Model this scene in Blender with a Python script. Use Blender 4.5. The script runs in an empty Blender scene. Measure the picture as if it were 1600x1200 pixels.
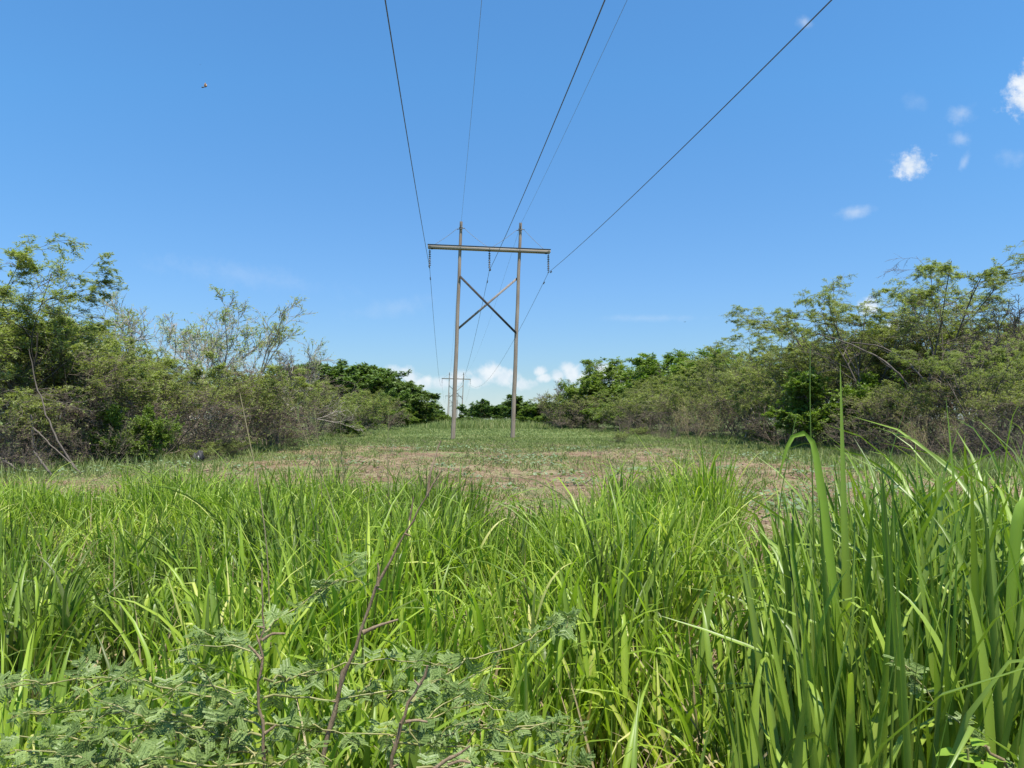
import bpy, math, random
import numpy as np

sc = bpy.context.scene
COL = sc.collection
PI = math.pi
R = math.radians

# ------------------------------------------------------------------ camera
EYE, PITCH, F = 1.55, math.atan(55 / 1200.0), 1200.0
cam_d = bpy.data.cameras.new("camera")
cam_d.sensor_width = 36.0
cam_d.lens = 27.0
cam_d.clip_start = 0.05
cam_d.clip_end = 20000
cam = bpy.data.objects.new("camera", cam_d)
cam.location = (0, 0, EYE)
cam.rotation_euler = (PI / 2 + PITCH, 0, 0)
COL.objects.link(cam)
sc.camera = cam

# ------------------------------------------------------------------ exposure
sc.view_settings.view_transform = 'Standard'
sc.view_settings.look = 'None'
sc.view_settings.exposure = 0.95
sc.view_settings.gamma = 1.0
sc.cycles.max_bounces = 8
sc.cycles.diffuse_bounces = 3
sc.cycles.glossy_bounces = 2
sc.cycles.transmission_bounces = 4
sc.cycles.transparent_max_bounces = 6

SUN_EL, SUN_AZ = R(72), R(150)          # azimuth clockwise from the view direction (+Y) towards +X


# ------------------------------------------------------------------ node helper
class NT:
    def __init__(self, tree):
        self.t = tree
        tree.nodes.clear()

    def n(self, kind, **kw):
        nd = self.t.nodes.new(kind)
        for k, v in kw.items():
            setattr(nd, k, v)
        return nd

    def l(self, a, b):
        self.t.links.new(a, b)

    def put(self, sock, v):
        if hasattr(v, 'is_output') or isinstance(v, bpy.types.NodeSocket):
            self.l(v, sock)
        else:
            sock.default_value = v

    def m(self, op, a, b=0.0, c=None, clamp=False):
        nd = self.n('ShaderNodeMath', operation=op, use_clamp=clamp)
        self.put(nd.inputs[0], a)
        self.put(nd.inputs[1], b)
        if c is not None:
            self.put(nd.inputs[2], c)
        return nd.outputs[0]

    def mix(self, f, a, b, blend='MIX'):
        nd = self.n('ShaderNodeMix', data_type='RGBA', blend_type=blend)
        self.put(nd.inputs[0], f)
        for s, v in ((nd.inputs[6], a), (nd.inputs[7], b)):
            if isinstance(v, tuple) and len(v) == 3:
                v = v + (1,)
            self.put(s, v)
        return nd.outputs[2]

    def step(self, x, lo, hi, kind='SMOOTHSTEP'):
        nd = self.n('ShaderNodeMapRange', interpolation_type=kind)
        self.put(nd.inputs[0], x)
        nd.inputs[1].default_value = lo
        nd.inputs[2].default_value = hi
        return nd.outputs[0]

    def noise(self, vec, scale, detail=4, rough=.55, dist=0.0, color=False):
        nd = self.n('ShaderNodeTexNoise')
        if vec is not None:
            self.l(vec, nd.inputs['Vector'])
        nd.inputs['Scale'].default_value = scale
        nd.inputs['Detail'].default_value = detail
        nd.inputs['Roughness'].default_value = rough
        nd.inputs['Distortion'].default_value = dist
        return nd.outputs[1 if color else 0]

    def ramp(self, f, stops):
        nd = self.n('ShaderNodeValToRGB')
        e = nd.color_ramp.elements
        while len(e) < len(stops):
            e.new(0.5)
        for el, (p, c) in zip(e, stops):
            el.position = p
            el.color = c + (1,)
        self.l(f, nd.inputs[0])
        return nd.outputs[0]

    def xyz(self, x, y, z):
        nd = self.n('ShaderNodeCombineXYZ')
        for s, v in zip(nd.inputs, (x, y, z)):
            self.put(s, v)
        return nd.outputs[0]


# ------------------------------------------------------------------ world: sky with clouds by direction
w = bpy.data.worlds.new("World")
sc.world = w
w.use_nodes = True
T = NT(w.node_tree)
sky = T.n('ShaderNodeTexSky')
sky.sky_type = 'NISHITA'
sky.sun_disc = False
sky.sun_elevation = SUN_EL
sky.sun_rotation = SUN_AZ
sky.air_density = 1.0
sky.dust_density = 0.25
sky.ozone_density = 1.6
tc = T.n('ShaderNodeTexCoord')
sep = T.n('ShaderNodeSeparateXYZ')
T.l(tc.outputs['Generated'], sep.inputs[0])
dx, dy, dz = sep.outputs
ys = T.m('MAXIMUM', dy, 0.02)
cu = T.m('DIVIDE', dx, ys)               # tangent-plane coordinates round the +Y direction of the world
cv = T.m('DIVIDE', dz, ys)
uv = T.xyz(cu, cv, 0.0)
fine = T.m('SUBTRACT', T.noise(uv, 34, 8, .66), 0.5)
finer = T.m('SUBTRACT', T.noise(uv, 70, 6, .6), 0.5)
front = T.step(dy, 0.02, 0.2)


def puff(u0, v0, a, b, edge, amp, soft, dens, rot=0.0):
    du = T.m('SUBTRACT', cu, u0)
    dv = T.m('SUBTRACT', cv, v0)
    c, s = math.cos(rot), math.sin(rot)
    p = T.m('DIVIDE', T.m('ADD', T.m('MULTIPLY', du, c), T.m('MULTIPLY', dv, s)), a)
    q = T.m('DIVIDE', T.m('SUBTRACT', T.m('MULTIPLY', dv, c), T.m('MULTIPLY', du, s)), b)
    d = T.m('SQRT', T.m('ADD', T.m('MULTIPLY', p, p), T.m('MULTIPLY', q, q)))
    d = T.m('ADD', d, T.m('MULTIPLY', fine, amp))
    d = T.m('ADD', d, T.m('MULTIPLY', finer, amp * .6))
    return T.m('MULTIPLY', T.m('SUBTRACT', 1.0, T.step(d, edge - soft, edge + soft)), dens)


puffs = [puff(.527, .336, .024, .017, .75, 2.6, .6, .92, .2),
         puff(.690, .438, .040, .028, .8, 2.2, .5, .95, .9),
         puff(.451, .273, .024, .009, .6, 1.6, .75, .38, .15),
         puff(.595, .405, .017, .014, .5, 2.2, .9, .32, .5),
         puff(.595, .37, .014, .010, .5, 2.2, .9, .3),
         puff(.598, .340, .006, .013, .5, 1.8, .8, .28, -.4),
         puff(.66, .345, .018, .012, .5, 2.2, .9, .16),
         puff(.535, .42, .016, .012, .5, 2.2, .9, .10),
         puff(.39, .528, .010, .008, .6, 1.6, .8, .33, -.5),
         puff(.466, .146, .014, .011, .8, 2.2, .5, .92, .5),
         puff(.50, .120, .02, .012, .8, 1.8, .45, .8),
         puff(-.155, .145, .05, .012, .5, 2.2, .9, .12, .15),
         puff(.18, .132, .06, .005, .5, 1.6, .9, .16),
         puff(-.36, .19, .12, .016, .5, 2.2, .9, .10, -.15)]
mask = puffs[0]
for p in puffs[1:]:
    mask = T.m('MAXIMUM', mask, p)
# row of small cumulus low over the horizon, thinning out in a pale haze below
heads = [(612, 573, 16, 26), (638, 574, 20, 26), (662, 588, 16, 20), (690, 588, 18, 22), (716, 577, 20, 28), (742, 588, 15, 18), (766, 566, 20, 30), (790, 576, 20, 26), (815, 592, 20, 18), (845, 570, 12, 16), (853, 582, 12, 14), (872, 578, 14, 18), (892, 566, 17, 28), (918, 578, 18, 24), (944, 569, 20, 30), (965, 582, 16, 22), (585, 586, 16, 18), (995, 586, 18, 20)]
bank = None
for hx, hy, hw, hh in heads:
    p = puff((hx - 800) / F, (655 - hy - hh * .55) / F, hw * 1.0 / F, hh * .56 / F, .8, 1.9, .5, .80)
    bank = p if bank is None else T.m('MAXIMUM', bank, p)
bank = T.m('MULTIPLY', bank, T.m('ADD', .25, T.m('MULTIPLY', T.step(T.m('ADD', cv, T.m('MULTIPLY', fine, .02)), .022, .052), .75)))
lowband = T.m('MULTIPLY', T.m('SUBTRACT', 1.0, T.step(T.m('ADD', cv, T.m('MULTIPLY', fine, .03)), .012, .060)), .25)
lowband = T.m('MULTIPLY', lowband, T.m('MULTIPLY', T.step(cu, -.34, -.14), T.m('SUBTRACT', 1.0, T.step(cu, .16, .36))))
mask = T.m('MULTIPLY', T.m('MAXIMUM', mask, T.m('MAXIMUM', bank, lowband)), front)
tint = T.ramp(T.m('MULTIPLY', cv, 1.0, clamp=True), [(0.0, (.41, .53, .68)), (.06, (.41, .535, .68)), (.17, (.43, .625, .82)), (.45, (.445, .82, 1.04)), (.8, (.48, .90, 1.15))])
skycol = T.mix(1.0, sky.outputs[0], tint, 'MULTIPLY')
cloudcol = T.mix(T.step(T.noise(uv, 40, 4), .35, .7), (4.2, 4.6, 5.0), (5.2, 5.3, 5.4))
bg = T.n('ShaderNodeBackground')
T.l(T.mix(mask, skycol, cloudcol), bg.inputs[0])
bg.inputs[1].default_value = 0.1
wo = T.n('ShaderNodeOutputWorld')
T.l(bg.outputs[0], wo.inputs[0])

# ------------------------------------------------------------------ sun
sd = bpy.data.lights.new("sun", 'SUN')
sd.energy = 5.0
sd.angle = R(0.53)
sd.color = (1.0, 0.955, 0.88)
sun = bpy.data.objects.new("sun", sd)
sun.rotation_euler = (PI / 2 - SUN_EL, 0, PI - SUN_AZ)
sun.location = (0, 0, 60)
COL.objects.link(sun)


# ------------------------------------------------------------------ mesh helpers
def mesh(name, V, faces, mats, smooth=False, attrs=None, mat_idx=None):
    """V (N,3); faces: list of int arrays (M,k)"""
    me = bpy.data.meshes.new(name)
    V = np.asarray(V, dtype=np.float32)
    me.vertices.add(len(V))
    me.vertices.foreach_set('co', V.ravel())
    loops, starts, tot = [], [], 0
    for f in faces:
        f = np.asarray(f, dtype=np.int32)
        if len(f) == 0:
            continue
        loops.append(f.ravel())
        starts.append(tot + np.arange(len(f), dtype=np.int32) * f.shape[1])
        tot += f.size
    loops = np.concatenate(loops)
    starts = np.concatenate(starts)
    me.loops.add(len(loops))
    me.loops.foreach_set('vertex_index', loops)
    me.polygons.add(len(starts))
    me.polygons.foreach_set('loop_start', starts.astype(np.int32))
    if smooth:
        me.polygons.foreach_set('use_smooth', np.ones(len(starts), dtype=bool))
    for m_ in mats if isinstance(mats, (list, tuple)) else [mats]:
        me.materials.append(m_)
    if mat_idx is not None:
        me.polygons.foreach_set('material_index', np.asarray(mat_idx, dtype=np.int32))
    for k, v in (attrs or {}).items():
        a = me.attributes.new(k, 'FLOAT', 'POINT')
        a.data.foreach_set('value', np.asarray(v, dtype=np.float32))
    me.update()
    me.validate()
    return me


def obj(name, me, parent=None, loc=(0, 0, 0)):
    o = bpy.data.objects.new(name, me)
    o.location = loc
    COL.objects.link(o)
    if parent:
        o.parent = parent
    return o


def tag(o, label=None, cat=None, group=None, kind=None):
    if label:
        o['label'] = label
    if cat:
        o['category'] = cat
    if group:
        o['group'] = group
    if kind:
        o['kind'] = kind
    return o


def empty(name, loc, rz=0.0):
    o = bpy.data.objects.new(name, None)
    o.location = loc
    o.rotation_euler = (0, 0, rz)
    o.empty_display_size = .3
    COL.objects.link(o)
    return o


def copy_tree(o, parent=None):
    c = o.copy()
    COL.objects.link(c)
    c.parent = parent
    for ch in list(o.children):
        copy_tree(ch, c)
    return c


def nrm(a):
    return a / np.maximum(np.linalg.norm(a, axis=-1, keepdims=True), 1e-9)


class MB:
    """collects pieces into one mesh"""

    def __init__(self):
        self.V, self.F, self.n, self.A = [], {}, 0, []

    def add(self, V, *faces, attr=None):
        V = np.asarray(V, dtype=np.float64).reshape(-1, 3)
        for f in faces:
            f = np.asarray(f)
            self.F.setdefault(f.shape[1], []).append(f + self.n)
        self.V.append(V)
        if attr is not None:
            self.A.append(attr)
        self.n += len(V)
        return self

    def build(self, name, mat, parent=None, smooth=False, loc=(0, 0, 0), aname=None):
        at = {aname: np.concatenate(self.A)} if aname else None
        me = mesh(name, np.concatenate(self.V), [np.concatenate(f) for f in self.F.values()], mat, smooth, at)
        return obj(name, me, parent, loc)


def tubes(P, Rr, sides=6, cap=True):
    """P (B,n,3), R (B,n) -> V, quads, caps"""
    P = np.asarray(P, dtype=np.float64)
    if P.ndim == 2:
        P = P[None]
    Rr = np.broadcast_to(np.asarray(Rr, dtype=np.float64), P.shape[:2])
    B, n, _ = P.shape
    Tn = nrm(np.gradient(P, axis=1))
    main = nrm(P[:, -1] - P[:, 0])
    ref = np.where(np.abs(main[:, 2:3]) > .8, np.array([[1., .2, 0]]), np.array([[0.1, .2, 1.]]))[:, None]
    A = nrm(np.cross(Tn, np.broadcast_to(ref, Tn.shape)))
    Bv = np.cross(Tn, A)
    ang = np.arange(sides) * 2 * PI / sides
    V = P[:, :, None] + Rr[:, :, None, None] * (A[:, :, None] * np.cos(ang)[None, None, :, None] + Bv[:, :, None] * np.sin(ang)[None, None, :, None])
    idx = np.arange(B * n * sides).reshape(B, n, sides)
    a = idx[:, :-1]
    b = idx[:, 1:]
    Q = np.stack([a, np.roll(a, -1, 2), np.roll(b, -1, 2), b], -1).reshape(-1, 4)
    out = [V.reshape(-1, 3), Q]
    if cap and sides >= 3:                      # end caps with vertices of their own, so they shade flat
        k = B * n * sides
        out[0] = np.concatenate([out[0], V[:, 0].reshape(-1, 3), V[:, -1].reshape(-1, 3)])
        c0 = k + np.arange(B * sides).reshape(B, sides)
        out.append(np.concatenate([c0[:, ::-1], c0 + B * sides]))
    return out


def box(c, s, rot=None):
    c = np.array(c, dtype=float)
    V = np.array([[x, y, z] for x in (-.5, .5) for y in (-.5, .5) for z in (-.5, .5)]) * np.array(s)
    if rot is not None:
        V = V @ np.array(rot).T
    return V + c, np.array([[0, 1, 3, 2], [4, 6, 7, 5], [0, 4, 5, 1], [2, 3, 7, 6], [0, 2, 6, 4], [1, 5, 7, 3]])


def beam(a, b, w, h, up=(0, 1, 0)):
    """box from a to b; w along up x dir, h along up"""
    a, b = np.array(a, float), np.array(b, float)
    d = b - a
    L = np.linalg.norm(d)
    d /= L
    u = np.array(up, float)
    u -= d * u.dot(d)
    u /= np.linalg.norm(u)
    s = np.cross(u, d)
    bev = .012
    prof = [(-w / 2, -h / 2 + bev), (-w / 2 + bev, -h / 2), (w / 2 - bev, -h / 2), (w / 2, -h / 2 + bev), (w / 2, h / 2 - bev), (w / 2 - bev, h / 2), (-w / 2 + bev, h / 2), (-w / 2, h / 2 - bev)]
    V = [p + s * x + u * y for p in (a, b) for x, y in prof]
    k = np.arange(8)
    Q = np.stack([k, (k + 1) % 8, (k + 1) % 8 + 8, k + 8], -1)
    return np.array(V), Q, np.array([k[::-1], k + 8])


def lathe(prof, center, axis_z=True, sides=16):
    prof = np.array(prof, float)
    n = len(prof)
    ang = np.arange(sides) * 2 * PI / sides
    V = np.stack([prof[:, 0:1] * np.cos(ang), prof[:, 0:1] * np.sin(ang), np.repeat(prof[:, 1:2], sides, 1)], -1).reshape(-1, 3)
    idx = np.arange(n * sides).reshape(n, sides)
    Q = np.stack([idx[:-1], np.roll(idx[:-1], -1, 1), np.roll(idx[1:], -1, 1), idx[1:]], -1).reshape(-1, 4)
    return V + np.array(center), Q, np.stack([idx[0, ::-1], idx[-1]])


def leaf_quads(C, D, N, L, W):
    """rhombic leaflets: C base points, D direction, N normal (approx)"""
    D = nrm(D)
    S = nrm(np.cross(D, N))
    L = np.asarray(L)[:, None]
    W = np.asarray(W)[:, None]
    mid = C + D * L * .45
    V = np.stack([C, mid + S * W * .5, C + D * L, mid - S * W * .5], 1)
    k = len(C)
    return V.reshape(-1, 3), np.arange(4 * k).reshape(k, 4)


def at(px, d, y=None):
    """ground (or pixel) position at depth d along +Y for a photo column px (and row y)"""
    if y is None:
        return np.array([(px - 800) / F * d, d, 0.0])
    u, v = (px - 800) / F, (600 - y) / F
    Y = math.cos(PITCH) - v * math.sin(PITCH)
    Z = math.sin(PITCH) + v * math.cos(PITCH)
    return np.array([u / Y * d, d, EYE + Z / Y * d])


def gz(x, y):
    x = np.asarray(x, float)
    y = np.asarray(y, float)
    f = np.clip((np.abs(y) - 6) / 14, 0, 1) * np.clip((400 - np.hypot(x, y)) / 200, 0, 1)
    return f * (.07 * np.sin(.31 * x + .9) * np.sin(.23 * y) + .05 * np.sin(.71 * x - .4 * y) + .03 * np.sin(1.3 * y + .5 * x + 2))


# ------------------------------------------------------------------ materials
def new_mat(name):
    m = bpy.data.materials.new(name)
    m.use_nodes = True
    return m, NT(m.node_tree)


def leaf_mat(name, stops, trans=.35, rough=.5, spec=.3, tone=None, objvar=.25, mask_scale=.6):
    m, t = new_mat(name)
    geo = t.n('ShaderNodeNewGeometry')
    f = geo.outputs['Random Per Island']
    if tone:
        a = t.n('ShaderNodeAttribute', attribute_name=tone)
        f = t.m('ADD', t.m('MULTIPLY', f, .5), t.m('MULTIPLY', a.outputs['Fac'], .5))
    else:
        ns = t.noise(geo.outputs['Position'], mask_scale, 3)
        f = t.m('ADD', .12, t.m('ADD', t.m('MULTIPLY', f, .36), t.m('MULTIPLY', t.step(ns, .3, .7), .4)))
    oi = t.n('ShaderNodeObjectInfo')
    c = t.ramp(f, stops)
    c = t.mix(t.m('MULTIPLY', oi.outputs['Random'], objvar), c, tuple(x * .75 + y * .1 for x, y in zip(stops[-1][1], (1, .7, .3))))
    p = t.n('ShaderNodeBsdfPrincipled')
    t.l(c, p.inputs['Base Color'])
    p.inputs['Roughness'].default_value = rough
    p.inputs['Specular IOR Level'].default_value = spec
    tr = t.n('ShaderNodeBsdfTranslucent')
    t.l(t.mix(1.0, c, (1.15, 1.3, .45), 'MULTIPLY'), tr.inputs[0])
    mx = t.n('ShaderNodeMixShader')
    mx.inputs[0].default_value = trans
    t.l(p.outputs[0], mx.inputs[1])
    t.l(tr.outputs[0], mx.inputs[2])
    o = t.n('ShaderNodeOutputMaterial')
    t.l(mx.outputs[0], o.inputs[0])
    return m


def wood_mat(name, stops, scale=(14, 14, 1.2), rough=.85, bump=.4, gen='Object'):
    m, t = new_mat(name)
    tc = t.n('ShaderNodeTexCoord')
    mp = t.n('ShaderNodeMapping')
    mp.inputs['Scale'].default_value = scale
    t.l(tc.outputs[gen], mp.inputs[0])
    n1 = t.noise(mp.outputs[0], 1.0, 6, .65)
    n2 = t.noise(tc.outputs[gen], .9, 3, .6)
    geo = t.n('ShaderNodeNewGeometry')
    f = t.m('ADD', t.m('MULTIPLY', n1, .6), t.m('ADD', t.m('MULTIPLY', n2, .25), t.m('MULTIPLY', geo.outputs['Random Per Island'], .15)))
    c = t.ramp(f, stops)
    p = t.n('ShaderNodeBsdfPrincipled')
    t.l(c, p.inputs['Base Color'])
    p.inputs['Roughness'].default_value = rough
    p.inputs['Specular IOR Level'].default_value = .2
    b = t.n('ShaderNodeBump')
    b.inputs['Strength'].default_value = bump
    b.inputs['Distance'].default_value = .02
    t.l(n1, b.inputs['Height'])
    t.l(b.outputs[0], p.inputs['Normal'])
    o = t.n('ShaderNodeOutputMaterial')
    t.l(p.outputs[0], o.inputs[0])
    return m


def plain_mat(name, c1, c2, rough=.5, metal=0.0, scale=6.0, trans=0.0):
    m, t = new_mat(name)
    tc = t.n('ShaderNodeTexCoord')
    ns = t.noise(tc.outputs['Object'], scale, 4)
    p = t.n('ShaderNodeBsdfPrincipled')
    t.l(t.mix(t.step(ns, .3, .7), c1, c2), p.inputs['Base Color'])
    p.inputs['Roughness'].default_value = rough
    p.inputs['Metallic'].default_value = metal
    o = t.n('ShaderNodeOutputMaterial')
    t.l(p.outputs[0], o.inputs[0])
    return m


GRASS_STOPS = [(0.0, (.017, .050, .007)), (.33, (.076, .165, .010)), (.62, (.200, .338, .014)), (.88, (.34, .45, .042)), (1.0, (.56, .53, .20))]
M_GRASS = leaf_mat("grass_blade", GRASS_STOPS, .42, .40, .28, 'tone')
M_GRASS_TALL = leaf_mat("tall_grass_blade", [(0.0, (.036, .080, .014)), (.4, (.115, .205, .018)), (.8, (.225, .34, .034)), (1.0, (.38, .43, .10))], .3, .42, .4, 'tone')
M_DRYGRASS = leaf_mat("dry_grass", [(0.0, (.13, .10, .05)), (.6, (.28, .225, .12)), (1.0, (.42, .36, .21))], .2, .7, .2)
M_SHORT = leaf_mat("short_grass", [(0.0, (.085, .135, .040)), (.45, (.15, .205, .065)), (.8, (.235, .265, .10)), (1.0, (.36, .34, .17))], .3, .6, .2, 'tone')
M_WEED = leaf_mat("weed_leaf", [(0.0, (.06, .11, .05)), (.5, (.12, .185, .09)), (1.0, (.22, .28, .16))], .25, .5, .3)
M_FEATHER = leaf_mat("feathery_leaf", [(0.0, (.125, .160, .048)), (.5, (.225, .270, .082)), (1.0, (.34, .375, .15))], .40, .55, .25)
M_OLIVE = leaf_mat("olive_leaf", [(0.0, (.105, .130, .042)), (.5, (.195, .225, .068)), (1.0, (.29, .31, .12))], .38, .6, .2)
M_DARK = leaf_mat("dark_leaf", [(0.0, (.045, .088, .022)), (.5, (.098, .165, .036)), (1.0, (.17, .24, .065))], .28, .5, .3)
M_BRIGHT = leaf_mat("bright_leaf", [(0.0, (.060, .105, .018)), (.5, (.135, .205, .032)), (1.0, (.22, .29, .06))], .36, .5, .3)
M_SAGE = leaf_mat("sage_leaflet", [(0.0, (.062, .115, .028)), (.5, (.145, .215, .056)), (1.0, (.25, .33, .11))], .25, .5, .35, None, .1, 9)
M_LIME = leaf_mat("lime_leaf", [(0.0, (.12, .24, .02)), (.6, (.2, .34, .035)), (1.0, (.3, .42, .08))], .4, .4, .35)
M_BARK = wood_mat("grey_bark", [(.2, (.04, .033, .027)), (.5, (.10, .083, .067)), (.8, (.20, .175, .145))], (18, 18, 4))
M_BARK_PALE = wood_mat("pale_bark", [(.2, (.14, .12, .10)), (.5, (.28, .25, .21)), (.8, (.42, .39, .34))], (18, 18, 4))
M_TWIG = wood_mat("dry_twig", [(.2, (.06, .045, .034)), (.5, (.135, .105, .082)), (.8, (.26, .215, .17))], (9, 9, 9), .9, .1)
M_STEM = wood_mat("brown_stem", [(.25, (.085, .055, .030)), (.5, (.19, .135, .080)), (.8, (.36, .29, .20))], (60, 60, 14), .6, .5)
M_GREENSTEM = plain_mat("green_twig", (.16, .17, .05), (.27, .24, .09), .55, 0, 20)
M_POLE = wood_mat("weathered_pole", [(.22, (.09, .062, .045)), (.42, (.205, .155, .115)), (.6, (.31, .25, .195)), (.82, (.43, .365, .295))], (9, 9, .5), .9, .6)
M_ARM = wood_mat("weathered_timber", [(.22, (.19, .145, .11)), (.5, (.38, .31, .245)), (.8, (.52, .45, .37))], (.6, 9, 9), .9, .5)
M_BRACE = wood_mat("brace_timber", [(.22, (.10, .085, .075)), (.5, (.2, .17, .15)), (.8, (.33, .29, .25))], (3, 3, 3), .9, .4)
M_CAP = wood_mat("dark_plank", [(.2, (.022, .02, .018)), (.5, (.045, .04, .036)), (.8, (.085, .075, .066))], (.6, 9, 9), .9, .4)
M_INSUL = plain_mat("insulator_glaze", (.055, .045, .045), (.11, .085, .075), .25)
M_STEEL = plain_mat("galvanised_steel", (.11, .11, .11), (.17, .17, .17), .7, .3)
M_WIRE = plain_mat("aluminium_wire", (.07, .072, .08), (.12, .12, .13), .55, .3)
M_WIRE2 = plain_mat("steel_wire", (.20, .21, .23), (.28, .29, .31), .5, .4)


# ground
def ground_mat():
    m, t = new_mat("ground_soil")
    geo = t.n('ShaderNodeNewGeometry')
    P = geo.outputs['Position']
    sp = t.n('ShaderNodeSeparateXYZ')
    t.l(P, sp.inputs[0])
    n_big = t.noise(P, .11, 4, .6)
    n_mid = t.noise(P, .55, 5, .62)
    n_fin = t.noise(P, 5.5, 6, .7)
    n_gr = t.noise(P, 42, 4, .7)
    soil = t.ramp(t.m('ADD', t.m('MULTIPLY', n_mid, .5), t.m('MULTIPLY', n_fin, .5)),
                  [(.25, (.078, .050, .031)), (.5, (.165, .108, .068)), (.75, (.25, .185, .125))])
    dry = t.ramp(n_fin, [(.25, (.115, .090, .05)), (.5, (.225, .185, .105)), (.75, (.34, .295, .18))])
    green = t.ramp(t.m('ADD', t.m('MULTIPLY', n_fin, .6), t.m('MULTIPLY', n_gr, .4)),
                   [(.25, (.05, .078, .024)), (.5, (.11, .15, .048)), (.75, (.19, .21, .09))])
    far = t.step(sp.outputs[1], 36, 62)
    c = t.mix(t.step(t.m('ADD', t.m('MULTIPLY', n_mid, .6), t.m('MULTIPLY', n_fin, .4)), .45, .60), soil, dry)
    side = t.step(t.m('ABSOLUTE', sp.outputs[0]), 7, 15)
    gm = t.m('ADD', t.m('MULTIPLY', n_big, .55), t.m('MULTIPLY', n_mid, .45))
    gm = t.m('ADD', gm, t.m('ADD', t.m('MULTIPLY', far, .24), t.m('MULTIPLY', side, .08)))
    gm = t.m('ADD', gm, t.m('MULTIPLY', t.m('SUBTRACT', n_fin, .5), .25))
    c = t.mix(t.step(gm, .495, .615), c, green)
    c = t.mix(t.m('MULTIPLY', t.step(n_gr, .60, .75), .5), c, (.09, .065, .045))
    p = t.n('ShaderNodeBsdfPrincipled')
    t.l(c, p.inputs['Base Color'])
    p.inputs['Roughness'].default_value = .95
    p.inputs['Specular IOR Level'].default_value = .1
    b = t.n('ShaderNodeBump')
    b.inputs['Strength'].default_value = .8
    b.inputs['Distance'].default_value = .12
    t.l(t.m('ADD', t.m('MULTIPLY', n_fin, .8), t.m('MULTIPLY', n_gr, .2)), b.inputs['Height'])
    t.l(b.outputs[0], p.inputs['Normal'])
    o = t.n('ShaderNodeOutputMaterial')
    t.l(p.outputs[0], o.inputs[0])
    return m


M_GROUND = ground_mat()

# ------------------------------------------------------------------ ground sheet
gu = np.linspace(-1, 1, 241)
gx = np.sinh(gu * 5.6) / math.sinh(5.6) * 6000
gv = np.linspace(-.75, 1, 281)
gy = 30 + np.sinh(gv * 5.6) / math.sinh(5.6) * 6000
GX, GY = np.meshgrid(gx, gy)
GV = np.stack([GX, GY, gz(GX, GY)], -1).reshape(-1, 3)
gi = np.arange(GX.size).reshape(GX.shape)
GQ = np.stack([gi[:-1, :-1], gi[:-1, 1:], gi[1:, 1:], gi[1:, :-1]], -1).reshape(-1, 4)
g = obj("ground", mesh("ground", GV, [GQ], M_GROUND, True))
tag(g, "reddish bare soil and patchy short grass of the cleared strip", "ground", kind='structure')


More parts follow.
